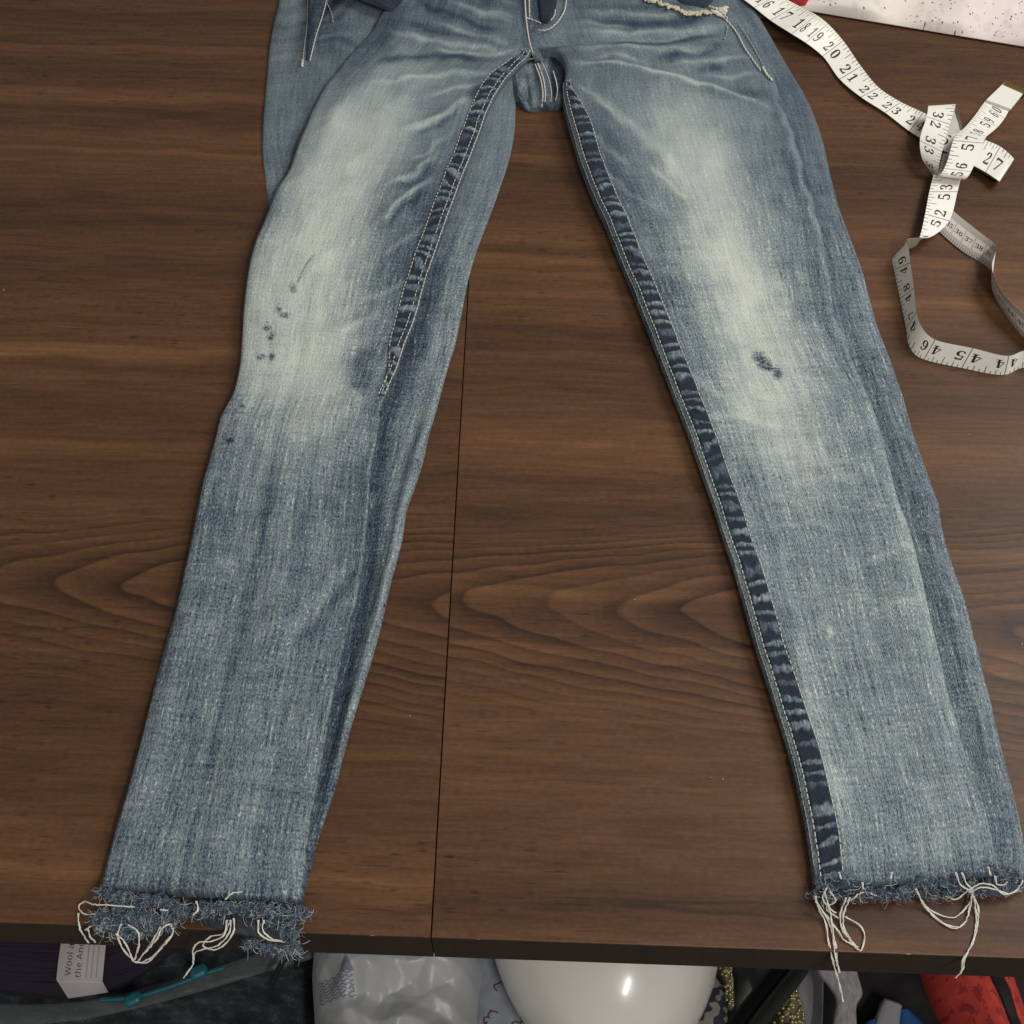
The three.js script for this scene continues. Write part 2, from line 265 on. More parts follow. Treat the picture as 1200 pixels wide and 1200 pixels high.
const foldsL = [
  [[[610, 66], [550, 58], [490, 48], [455, 34]], 10, 2.0], [[[600, 42], [540, 30], [500, 10]], 9, 1.6], [[[580, 88], [520, 92], [445, 103]], 10, 1.8], [[[550, 118], [520, 140], [460, 162]], 10, 2.2], [[[518, 180], [490, 208], [440, 224]], 9, 2.2], [[[508, 210], [475, 236], [430, 275]], 9, 2.2],
  [[[450, 365], [400, 385], [340, 400]], 14, 1.5], [[[440, 440], [400, 480], [300, 500]], 16, 1.6], [[[449, 490], [433, 563], [424, 660], [408, 737], [394, 794], [375, 893], [358, 990]], 8, 2.2], [[[420, 630], [370, 700], [270, 740]], 9, 1.8], [[[424, 665], [370, 740], [260, 790]], 9, 1.5], [[[400, 590], [340, 640], [250, 650]], 10, 1.4], [[[330, 540], [335, 700], [270, 900], [250, 1030]], 18, 1.8], [[[408, 640], [370, 830], [330, 1040]], 12, 1.6], [[[240, 640], [200, 800], [160, 960]], 10, 1.4], [[[420, 500], [350, 560], [270, 560]], 10, 1.6], [[[470, 60], [400, 130], [350, 230]], 14, 2.2],
];
const foldsR = [
  [[[655, 78], [740, 84], [850, 115], [915, 138]], 9, 2.2], [[[665, 45], [760, 47], [860, 33]], 10, 2.0], [[[670, 64], [760, 62], [860, 60]], 8, 1.5], [[[668, 22], [840, 16]], 9, 1.5], [[[690, 112], [760, 170], [815, 240]], 12, 1.6], [[[720, 170], [770, 215], [840, 245]], 10, 1.2],
  [[[800, 440], [900, 490], [1000, 480]], 10, 1.8], [[[830, 520], [930, 560], [1020, 540]], 10, 1.3], [[[880, 620], [980, 640], [1070, 640]], 9, 1.6], [[[960, 690], [1040, 705], [1090, 700]], 8, 1.3], [[[930, 740], [960, 880], [1000, 1030]], 12, 1.8], [[[1020, 560], [1080, 780], [1130, 1000]], 14, 1.6], [[[840, 330], [930, 340], [975, 330]], 10, 1.4],
];
function prep(list, k) { return list.map(([p, w, a]) => { const P = poly(p), b = new THREE.Box3().setFromPoints(P).expandByScalar(w * S_ * 3); return { P, w: w * S_, a: a * k, b }; }); }
function sumMarks(M, x, z, warp = 0) {
  let s = 0, wx = 0, wz = 0, fx = 0, fz = 0, br = 1;
  if (warp) { wx = warp * fbm(x * 22, z * 22, 3); wz = warp * fbm(x * 22 + 40, z * 22, 3); fx = 0.003 * n2(x * 60, z * 60); fz = 0.003 * n2(x * 60 + 9, z * 60); br = clamp(0.85 + 0.7 * fbm(x * 60, z * 60, 2), 0.2, 1.5); }
  for (const m of M) {
    if (x < m.b.min.x || x > m.b.max.x || z < m.b.min.z || z > m.b.max.z) continue;
    const thin = m.w < 0.0058, d = thin ? distPoly(m.P, x + fx, z + fz) : distPoly(m.P, x + wx, z + wz), e = Math.min(1, Math.min(distPoly.at, 1 - distPoly.at) * 4 + (thin ? 0.1 : 0.35));
    s += m.a * (thin && warp ? 1.6 * br : 1) * Math.exp(-((d / m.w) ** 2)) * e;
  }
  return s;
}
const FOLD_L = prep(foldsL, 0.001), FOLD_R = prep(foldsR, 0.001);
const drape = (fold, k) => (x, z) => sumMarks(fold, x, z) + 0.0026 * fbm(x * 13 + k, z * 13, 3) + 0.0009 * n2(x * 55 + k, z * 42) + 0.0012 * (1 - Math.abs(n2(x * 20 + z * 9 + k, z * 24 - x * 8))) ** 4;
// denim colour for one sheet; tone(x, z, u, t) gives the wash and any painted crease shade before the weave
function denimMaps(S, tone, W, Hh, rough, seed, amp = 1) {
  const cw = 160, ch = 520, coarse = new Float32Array((cw + 1) * (ch + 1));
  for (let j = 0; j <= ch; j++) for (let i = 0; i <= cw; i++) { const u = i / cw, t = j / ch, q = S.pos(u, t); coarse[j * (cw + 1) + i] = tone(q.x, q.z, u, t); }
  const wid = S.width(0.6), len = S.len, bumpA = new Uint8Array(W * Hh);
  const map = tex(W, Hh, (i, j, c) => {
    const u = (i + 0.5) / W, t = (j + 0.5) / Hh, a = u * cw, b = t * ch, ia = Math.min(cw - 1, a | 0), ib = Math.min(ch - 1, b | 0), fa = a - ia, fb = b - ib, k = ib * (cw + 1) + ia;
    let f = lerp(lerp(coarse[k], coarse[k + 1], fa), lerp(coarse[k + cw + 1], coarse[k + cw + 2], fa), fb);
    const x = u * wid + seed, y = t * len;
    const slub = n2(x * 520, y * 42), lng = n2(x * 150 + 9, y * 5), weft = n2(x * 60, y * 620), spk = n2(x * 1250, y * 820), spk2 = n2(x * 640 + 31, y * 420), cross = n2(x * 24 + 4, y * 150), mot = fbm(x * 70, y * 45, 3);
    const A = amp * rough(t, f);
    const twill = Math.sin((x * 900 + y * 620) * 6.283 * 0.72);
    f += A * (0.085 * slub + 0.06 * lng + 0.055 * weft + 0.18 * spk + 0.08 * spk2 + 0.036 * cross + 0.02 * twill) + 0.05 * mot;
    const hot = spk2 + 0.5 * spk + 0.8 * slub; if (hot > 0.72) f += 0.14 * A * sstep(0.72, 1.2, hot);
    if (hot < -0.8) f -= 0.10 * A * sstep(-0.8, -1.3, hot);
    bumpA[j * W + i] = clamp(128 + 60 * spk + 40 * slub + 40 * weft + 22 * twill, 0, 255);
    ramp(DENIM, f, c);
    const warm = sstep(0.6, 0.95, f); c[0] += 2 * warm; c[2] -= 3 * warm;
  });
  const bump = tex(W, Hh, (i, j, c) => { c[0] = c[1] = c[2] = bumpA[j * W + i]; }, false);
  return std(0xffffff, 0.92, { map, bumpMap: bump, bumpScale: 0.0006 });
}
const jeans = thing('jeans', 'faded blue whiskered denim jeans with frayed cut-off hems lying flat on the table', 'jeans');
const FL = sheet({ left: FL_LEFT, right: FL_RIGHT, T: (t) => lerp(0.0185, 0.0105, sstep(0.1, 0.8, t)), p: 8, eR: (t) => 0.35 + 0.03 * sstep(0.16, 0.45, t) + 0.45 * sstep(0.94, 1, t), tuck: true, eL: () => 1, wr: drape(FOLD_L, 0) });
const FR = sheet({ left: FR_LEFT, right: FR_RIGHT, T: (t) => lerp(0.018, 0.0095, sstep(0.1, 0.8, t)), p: 8, eL: (t) => 0.12 + 0.68 * sstep(0.1, 0.2, t), eR: (t) => 0.2 + 0.75 * sstep(0.2, 0.4, t), wr: drape(FOLD_R, 5) });
const BL = sheet({ left: BL_LEFT, right: BL_RIGHT, T: (t) => lerp(0.011, 0.003, sstep(0.1, 0.45, t)), p: 3.6, wr: drape(prep([[[[530, 395], [512, 445], [497, 500], [478, 560], [463, 620], [452, 670], [441, 718], [426, 776], [410, 830], [396, 879], [383, 930], [368, 980]], 8, 6.5], [[[452, 478], [444, 520], [438, 563], [430, 660], [414, 737], [400, 794], [381, 893], [364, 990]], 7, -2.6], [[[538, 330], [525, 390]], 10, 3],[[[350, 90], [345, 200], [330, 260]], 12, -2.5], [[[372, 30], [400, 32], [440, 36]], 7, 1.4], [[[365, 60], [400, 60], [430, 62]], 6, 1.4], [[[365, 80], [400, 82]], 6, 1.2], [[[530, 400], [470, 600]], 14, 1.2], [[[485, 480], [470, 590], [430, 720]], 10, -1.2], [[[510, 500], [480, 520]], 7, 1.2]], 0.001), 9) });
const BR = sheet({ left: BR_LEFT, right: BR_RIGHT, T: (t) => lerp(0.0145, 0.0036, sstep(0.05, 0.45, t)), p: 4, wr: drape(prep([[[[1005, 320], [1030, 420], [1056, 500], [1083, 580], [1102, 660], [1130, 745], [1152, 840], [1172, 920], [1190, 1010]], 11, 4.2],[[[985, 330], [1040, 470], [1070, 560]], 10, 1.4], [[[1000, 320], [1020, 330]], 6, 1.5], [[[1060, 470], [1080, 500]], 8, 1.2]], 0.001), 14) });
{
  const WL = prep(washL, 1), WR = prep(washR, 1);
  const HL = holesL.map(([x, y, a, b]) => ({ q: at(x, y, 0.014), a: a * S_, b: b * S_ })), HR = holesR.map(([x, y, a, b]) => ({ q: at(x, y, 0.014), a: a * S_, b: b * S_ }));
  const holes = (Hs, x, z) => { let s = 0; for (const h of Hs) { const d = Math.hypot((x - h.q.x) / h.a, (z - h.q.z) / h.b * 0.9) + 0.35 * n2(x * 900, z * 900); if (d < 1.3) s -= 0.56 * sstep(1.3, 0.5, d); } return s; };
  const crotch = at(632, 92, 0.012);
  // whiskers: worn creases fanning out from the crotch
  const whisk = (x, z, c, k) => { const dx = x - c.x, dz = z - c.z, r = Math.hypot(dx, dz), a = Math.atan2(dz, Math.abs(dx)); return n2(a * 7.5 + k + 0.8 * n2(r * 14, a * 3 + k), r * 5 + k) * 1.1 + 0.6 * n2(a * 17 + k * 3, r * 9); };
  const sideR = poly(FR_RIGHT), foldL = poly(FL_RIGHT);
  const tFL = (y) => FL.L.near(...y);
  const rough = (t, f) => (0.5 + 0.85 * sstep(0.35, 0.6, t)) * (1 - 0.45 * sstep(0.6, 0.9, f));
  mesh('front_panel', FL.geometry(110, 420), denimMaps(FL, (x, z, u, t) => {
    let f = lerp(0.10, 0.43, sstep(0.1, 0.3, t)); f = lerp(f, 0.46, sstep(0.5, 0.7, t));
    f += sumMarks(WL, x, z, 0.011) + 0.24 * sstep(0.26, 0.1, t) * whisk(x, z, crotch, 1) + 0.07 * fbm(x * 30, z * 22, 3) + holes(HL, x, z);
    f -= 0.06 * sstep(0.05, 0, Math.abs(u - 0.42)) * sstep(0.6, 0.75, t);
    f -= 0.10 * sstep(0.985, 1, t); return f > 0.72 ? 0.72 + (f - 0.72) * 0.6 : f;
  }, 768, 2048, rough, 0), jeans);
  mesh('front_panel', FR.geometry(110, 420), denimMaps(FR, (x, z, u, t) => {
    let f = lerp(0.08, 0.43, sstep(0.165, 0.215, t)); f = lerp(f, 0.50, sstep(0.5, 0.7, t));
    f += sumMarks(WR, x, z, 0.011) + 0.26 * sstep(0.2, 0.14, t) * whisk(x, z, crotch, 5) + 0.07 * fbm(x * 30 + 9, z * 22, 3) + holes(HR, x, z);
    f += 0.05 * sstep(0.55, 0.7, t) * (u > 0.25 ? 1 : 0.2);
    f -= 0.16 * sstep(0.982, 1, t); return f > 0.72 ? 0.72 + (f - 0.72) * 0.6 : f;
  }, 768, 2048, rough, 3), jeans);
  const seamBL = poly([[352, 76], [350, 110], [348, 160], [345, 230]]);
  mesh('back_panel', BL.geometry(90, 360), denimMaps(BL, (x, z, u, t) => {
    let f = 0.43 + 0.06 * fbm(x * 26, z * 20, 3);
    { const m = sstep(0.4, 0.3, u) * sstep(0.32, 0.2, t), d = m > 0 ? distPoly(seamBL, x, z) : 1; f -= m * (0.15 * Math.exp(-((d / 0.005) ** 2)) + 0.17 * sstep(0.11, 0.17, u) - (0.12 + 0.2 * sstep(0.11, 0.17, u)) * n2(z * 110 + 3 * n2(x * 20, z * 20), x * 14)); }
    if (u > 0.6) { const k = sstep(0.44, 0.56, t); f += 0.05; if (k > 0) f -= k * (0.27 * Math.exp(-((distPoly(foldL, x, z) / 0.0065) ** 2)) - 0.05 * sstep(0.85, 0.97, u)); } return f;  // crease shade beside the front fold is painted in, easing towards the outer edge
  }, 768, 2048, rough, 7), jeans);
  mesh('back_panel', BR.geometry(90, 360), denimMaps(BR, (x, z, u, t) => {
    let f = 0.355 + 0.07 * fbm(x * 26, z * 20, 3) + 0.09 * sstep(0.3, 0.6, t) - 0.08 * Math.exp(-((distPoly(sideR, x, z) / 0.006) ** 2)) * sstep(0.2, 0.35, t);  // narrow dark line along the side fold: painted shade for the step
    if (u < 0.3) f += 0.06; f -= 0.12 * sstep(0.98, 1, t); return f;
  }, 768, 2048, rough, 11), jeans);
}
// inseam bands: dark, puckered, with rows of stitches
const THREADM = std(new THREE.Color(0.56, 0.55, 0.48), 0.85), THREADB = std(new THREE.Color(0.30, 0.33, 0.34), 0.85);
function bar(y, u, seed) { // pale worn ridges between the dark hollows of a puckered seam
  const a = y / 0.0092 + 0.7 * n2(y * 55 + seed, 2) + (u - 0.5) * 1.1 * n2(y * 24, seed), ph = a - Math.floor(a), bi = Math.floor(a);
  const wdt = 0.30 + 0.11 * n2(bi * 3.7 + seed, 1.3) + 0.22 * n2(u * 3.2 + bi * 5.1, bi * 1.7) + 0.06 * n2(u * 11 + bi * 9, y * 300);
  return sstep(wdt, wdt * 0.35, Math.abs(ph - 0.5)) * clamp(0.75 + 0.5 * n2(bi * 1.9 + 0.4, 7.7 + seed), 0.25, 1);
}
function bandMaterial(len, w, seed) {
  const W = 128, Hh = 2048;
  const map = tex(W, Hh, (i, j, c) => {
    const u = i / W, y = (j / Hh) * len, pk = bar(y, u, seed), edge = sstep(0.14, 0.03, u) + sstep(0.86, 0.97, u);
    const f = 0.05 + 0.62 * pk * (0.8 + 0.5 * n2(u * 9, y * 260)) * (0.35 + 0.65 * sstep(0, 0.2, u) * sstep(1, 0.8, u)) + 0.22 * edge + 0.10 * n2(u * 14, y * 900) + 0.06 * n2(u * 50, y * 300);
    ramp(DENIM, f, c);
  });
  return std(0xffffff, 0.9, { map });
}
{
  const pucker = (w, s, seed) => 0.0010 + 0.0022 * Math.sin(Math.PI * w) * bar(s, w, seed) - 0.0022 * (w < 0.02 || w > 0.98 ? 1 : 0);
  // left leg
  const tc = FL.R.near(622, 80), tk = FL.R.near(452, 478), wL = (t) => 0.0135 * (0.55 + 0.45 * sstep(tc, tc + 0.04, t)) * lerp(1, 0.25, sstep(lerp(tc, tk, 0.8), tk, t)), uIn = (t) => 1 - wL(t) / FL.width(t), lenL = (tk - tc) * FL.R.length_;
  mesh('inseam', stripOn(FL, uIn, () => 0.996, tc, tk, 420, 12, (w, t) => pucker(w, (t - tc) * FL.R.length_, 1)), bandMaterial(lenL, 0.0145, 1), jeans);
  const s1 = stitchOn(FL, (t) => uIn(t) + 0.0012 / FL.width(t), tc, tk, 0.0012, 0.0022, 0.0012, 0.00033, 1), s2 = stitchOn(FL, (t) => 0.992, tc, tk, 0.0014, 0.0022, 0.0010, 0.00036, 2), s3 = stitchOn(FL, (t) => 0.992 - 0.0028 / FL.width(t), tc, tk, 0.0014, 0.0022, 0.0012, 0.00033, 3);
  for (const g of [s1, s2, s3]) stuffPart(mesh('stitching', g, THREADM, jeans));
  // right leg
  const rc = FR.L.near(659, 112), rk = 1, wR = 0.0125, uR = (t) => wR * (0.25 + 0.75 * sstep(rc, rc + 0.05, t)) / FR.width(t), off = (t) => 0.0028 / FR.width(t), lenR = (rk - rc) * FR.L.length_;
  mesh('inseam', stripOn(FR, off, (t) => off(t) + uR(t), rc, rk, 620, 12, (w, t) => pucker(w, (t - rc) * FR.L.length_, 4)), bandMaterial(lenR, wR, 4), jeans);
  const r1 = stitchOn(FR, (t) => off(t) + 0.0004 / FR.width(t), rc, 0.995, 0.0012, 0.0022, 0.0013, 0.00035, 4), r2 = stitchOn(FR, (t) => off(t) + uR(t) - 0.0006 / FR.width(t), rc, 0.995, 0.0012, 0.0020, 0.0016, 0.00033, 5), r3 = stitchOn(FR, (t) => 0.0008 / FR.width(t), rc, 0.99, 0.0006, 0.003, 0.0006, 0.00024, 6);
  for (const g of [r1, r2, r3]) stuffPart(mesh('stitching', g, g === r3 ? THREADB : THREADM, jeans));
}
// crotch: back rise showing below the fly, with its seam
const G = sheet({ left: [[592, 58], [596, 88], [600, 110], [607, 123], [615, 130], [621, 132]], right: [[672, 58], [673, 88], [671, 108], [668, 118], [664, 125], [658, 129]], T: 0.0068, p: 3.4, endT: [0, 0.22], wr: drape(prep([[[[606, 88], [609, 108], [614, 130]], 5, 3.2], [[[617, 84], [619, 108], [624, 131]], 3.5, -2.6], [[[632, 66], [637, 96], [638, 130]], 6, 3.4], [[[645, 80], [648, 104], [650, 130]], 3, -2.4], [[[655, 88], [657, 108], [658, 126]], 5, 2.2], [[[604, 104], [622, 112]], 4, -1.4]], 0.001), 21) });
mesh('crotch', G.geometry(80, 80), denimMaps(G, (x, z, u, t) => 0.42 + 0.26 * fbm(x * 90, z * 60, 3) - 0.34 * sstep(0.58, 0.72, u) * sstep(0.98, 0.7, t) - 0.22 * sstep(0.45, 0.15, t) - 0.14 * sstep(0.9, 1, t), 256, 256, () => 0.9, 15), jeans);  // shade of the hollow right of the seam is painted into the tone
// surface height of the upper layer under a pixel, by searching along the view ray
const tops = [FL, FR, BL, BR, G].map((S) => { const g = S.geometry(50, 160); return new THREE.Mesh(g, new THREE.MeshBasicMaterial({ side: THREE.DoubleSide })); });
const caster = new THREE.Raycaster();
function onJeans(x, y, lift = 0.0008) {
  const q = at(x, y, 0), dir = q.clone().sub(camera.position).normalize(); caster.set(camera.position, dir);
  const hit = caster.intersectObjects(tops)[0]; const p = hit ? hit.point.clone() : q; p.y += lift; return p;
}
tops.forEach((m) => m.updateMatrixWorld());
function seamLine(name, px, len, gap, r, mat = THREADM, lift = 0.0006, seed = 3) {
  const c = new THREE.CatmullRomCurve3(px.map((p) => onJeans(p[0], p[1], lift)), false, 'centripetal'), P = c.getSpacedPoints(80), N = P.map(() => new THREE.Vector3(0, 1, 0));
  return stuffPart(mesh(name, stitches(P, N, len, gap, r, seed), mat, jeans));
}
// fly
{
  const flyPx = [[[614, -60], [630, -60]], [[615, 0], [632, 0]], [[617, 25], [634, 26]], [[619, 45], [634, 46]], [[622, 62], [634, 62]], [[627, 74], [637, 74]]];
  const pos = [], uv = [], idx = []; const LN = 40, cl = new THREE.CatmullRomCurve3(flyPx.map((f) => onJeans(...f[0], 0.001))), cr = new THREE.CatmullRomCurve3(flyPx.map((f) => onJeans(...f[1], 0.001)));
  for (let r = 0; r <= LN; r++) { const a = cl.getPoint(r / LN), b = cr.getPoint(r / LN); for (let i = 0; i <= 6; i++) { const q = a.clone().lerp(b, i / 6); q.y += 0.0014 * Math.sin(Math.PI * Math.min(1, i / 6 + 0.001)) + 0.0004 * n2(r * 0.7, i); pos.push(q.x, q.y, q.z); uv.push(i / 6, r / LN); } }
  for (let r = 0; r < LN; r++) for (let i = 0; i < 6; i++) { const a = r * 7 + i; idx.push(a, a + 7, a + 1, a + 1, a + 7, a + 8); }
  const g = new THREE.BufferGeometry(); g.setAttribute('position', new THREE.Float32BufferAttribute(pos, 3)); g.setAttribute('uv', new THREE.Float32BufferAttribute(uv, 2)); g.setIndex(idx); g.computeVertexNormals();
  const m = tex(64, 256, (i, j, c) => { const f = 0.36 + 0.16 * n2(i * 0.3, j * 0.12) + 0.1 * n2(i * 0.9, j * 0.9) - 0.14 * sstep(20, 40, i) * sstep(160, 100, j); ramp(DENIM, f, c); });
  mesh('fly', g, std(0xffffff, 0.92, { map: m }), jeans);
  // dark denim of the fly facing inside the stitched curve
  const f2 = sheet({ left: [[630, -60], [631, 0], [632, 12], [634, 24]], right: [[655, -60], [653, 0], [650, 14], [642, 28]], h: 0.0195, T: 0.003, p: 2.4, endT: [0, 0.2] });
  mesh('fly', f2.geometry(16, 24), denimMaps(f2, (x, z) => 0.08 + 0.1 * fbm(x * 120, z * 120, 3), 128, 128, () => 0.8, 19), jeans);
  seamLine('stitching', [[615, -40], [615, 0], [617, 30], [621, 55], [626, 72]], 0.003, 0.0005, 0.0006, THREADM, 0.003, 4);
  seamLine('stitching', [[620, -40], [620, 0], [621, 30], [624, 55], [629, 71]], 0.003, 0.0005, 0.0006, THREADM, 0.003, 5);
  seamLine('stitching', [[625, 40], [626, 55], [631, 72]], 0.003, 0.0006, 0.0004, THREADM, 0.003, 6);
  seamLine('stitching', [[663, -40], [663, 8], [659, 20], [650, 32], [641, 38], [630, 38], [618, 31]], 0.003, 0.0005, 0.00055, THREADM, 0.0022, 7);
  seamLine('stitching', [[649, -40], [650, 10], [650, 20], [644, 29]], 0.003, 0.0006, 0.0005, THREADM, 0.0022, 8);
  seamLine('stitching', [[616, 24], [625, 27], [635, 31]], 0.003, 0.0006, 0.0005, THREADM, 0.0026, 9);
  seamLine('stitching', [[620, 73], [634, 70]], 0.003, 0.0002, 0.0005, THREADM, 0.0026, 9);
}
for (const [px, r, k] of [[[[627, 76], [634, 96], [636, 112], [635, 126]], 0.00055, 1], [[[630, 75], [637, 95], [639, 112], [638, 126]], 0.00055, 2], [[[634, 72], [642, 90], [646, 108], [645, 122]], 0.0004, 3], [[[648, 84], [652, 98], [653, 110], [650, 122]], 0.0005, 4]]) seamLine('stitching', px, 0.0026, 0.0004, r, THREADM, 0.0007, 50 + k);
// pockets and side seams
{
  seamLine('stitching', [[361, -40], [361, 0], [360, 30], [357, 55], [355, 74]], 0.003, 0.0006, 0.0005, THREADM, 0.001, 11);
  seamLine('stitching', [[386, -40], [383, 0], [378, 20], [371, 42], [363, 74]], 0.003, 0.0006, 0.0005, THREADM, 0.001, 12);
  seamLine('stitching', [[355, 71], [354, 80]], 0.004, 0.0001, 0.0011, THREADM, 0.001, 13);
  seamLine('stitching', [[383, 4], [389, 18], [391, 30]], 0.003, 0.001, 0.0004, THREADB, 0.001, 14);
  seamLine('stitching', [[846, 20], [862, 38], [874, 60], [892, 85]], 0.0035, 0.0004, 0.0006, THREADM, 0.001, 15);
  seamLine('stitching', [[866, 30], [880, 52], [893, 76], [903, 96]], 0.003, 0.001, 0.00045, THREADB, 0.001, 16);
  seamLine('stitching', [[893, 80], [899, 90], [905, 96]], 0.003, 0.0002, 0.0009, THREADM, 0.001, 17);
  seamLine('stitching', [[852, 32], [851, 42], [847, 49]], 0.003, 0.001, 0.0004, THREADB, 0.001, 18);
  // side seam ridges
  const ridge = (px, r, c) => mesh('side_seam', tube(px.map((p) => onJeans(p[0], p[1], 0.0002)), r, 80, 6), std(c, 0.95), jeans);
  if (0) ridge([[905, 98], [914, 133], [928, 162], [938, 200], [950, 240], [960, 285]], 0.0011, 0x5d6f7f);
  // dark pocket bag edge between the two stitched lines
  const pk = sheet({ left: [[363, -40], [363, 0], [362, 30], [358, 70]], right: [[383, -40], [381, 0], [375, 22], [362, 72]], h: 0.0165, T: 0.0015, p: 2.5 });
  mesh('pocket', pk.geometry(10, 30), denimMaps(pk, (x, z, u) => 0.10 + 0.14 * u + 0.1 * fbm(x * 100, z * 70, 3), 128, 256, () => 0.8, 23), jeans);
  const pk2 = sheet({ left: [[392, -60], [398, -10], [420, 0], [440, 8], [458, 15]], right: [[470, -60], [470, -30], [474, -20], [478, -12], [470, 4]], h: 0.0175, T: 0.0025, p: 2.5 });
  mesh('pocket', pk2.geometry(16, 24), denimMaps(pk2, (x, z) => 0.06 + 0.1 * fbm(x * 100, z * 70, 3), 128, 128, () => 0.8, 27), jeans);
  // back of the right front pocket: thick pale chain of stitches with little beads
  const R = rng(31), geos = [], c = new THREE.CatmullRomCurve3([[735, -16], [755, 0], [775, 6], [795, 14], [805, 18], [820, 17], [833, 16]].map((p) => onJeans(p[0], p[1], 0.0014)));
  for (let i = 0; i < 46; i++) { const q = c.getPoint(i / 45), g = new THREE.IcosahedronGeometry(0.0011 + 0.0009 * R(), 1); g.scale(1.6, 0.7, 0.9); g.rotateY(R() * 3); g.translate(q.x + (R() - 0.5) * 0.003, q.y + 0.0004, q.z + (R() - 0.5) * 0.003); geos.push(g); }
  stuffPart(mesh('pocket_trim', mergeGeometries(geos), std(0xb9b296, 0.55), jeans));
  const g2 = []; for (let i = 0; i < 22; i++) { const q = onJeans(833 + 18 * R(), 10 + 12 * R(), 0.001), g = new THREE.IcosahedronGeometry(0.0009 + 0.001 * R(), 1); g.scale(1.5, 0.7, 1); g.translate(q.x, q.y, q.z); g2.push(g); }
  for (let i = 0; i < 7; i++) { const q = onJeans(448 + 14 * R(), -2 + 8 * R(), 0.003), g = new THREE.IcosahedronGeometry(0.0008, 1); g.translate(q.x, q.y, q.z); g2.push(g); }
  stuffPart(mesh('pocket_trim', mergeGeometries(g2), std(0xc4bfae, 0.4), jeans));
  seamLine('stitching', [[836, 12], [830, 9], [845, 16], [853, 25]], 0.003, 0.0004, 0.0006, THREADM, 0.0016, 19);
  const pk3 = sheet({ left: [[770, -60], [775, -20], [795, 0], [806, 8]], right: [[850, -60], [840, -20], [834, 4], [826, 9]], h: 0.0185, T: 0.0025, p: 2.5, endT: [0, 0.2] });
  mesh('pocket', pk3.geometry(16, 20), denimMaps(pk3, (x, z) => 0.10 + 0.1 * fbm(x * 100, z * 70, 3), 128, 128, () => 0.8, 29), jeans);
}
// distressed spots: torn fibres
{
  const R = rng(91), white = [], blue = [];
  for (const [x, y, a, b] of [...holesL, ...holesR]) for (let i = 0; i < 5; i++) {
    const p = onJeans(x + (R() - 0.5) * a * 1.6, y + (R() - 0.5) * b * 1.6, 0.0004), ang = R() * 6.28, l = 0.0007 + 0.0011 * R();
    const q = p.clone().add(new THREE.Vector3(Math.cos(ang) * l, 0.0008 + 0.001 * R(), Math.sin(ang) * l)), e = q.clone().add(new THREE.Vector3(Math.cos(ang + 1) * l, -0.0008, Math.sin(ang + 1) * l));
    (R() < 0.3 ? white : blue).push(tube([p, q, e], 0.00014, 6, 4));
  }
  for (const [x, y, a, b] of [...holesL.slice(0, 6), ...holesR]) for (let i = 0; i < 2; i++) {
    const x0 = x - a * (0.9 + 0.6 * R()), x1 = x + a * (0.9 + 0.6 * R()), yy = y + (R() - 0.5) * b * 1.4, p = onJeans(x0, yy, 0.0002), e = onJeans(x1 - a * R(), yy + (R() - 0.5) * 12, 0.0002), m = p.clone().lerp(e, 0.5); m.y += 0.0008 + 0.0008 * R(); m.z += (R() - 0.5) * 0.001;
    white.push(tube([p, m, e], 0.00012 + 0.00008 * R(), 8, 4));
  }
  stuffPart(mesh('torn_fibres', mergeGeometries(white), THREADM, jeans)); stuffPart(mesh('torn_fibres', mergeGeometries(blue), std(0x667687, 0.95), jeans));
}
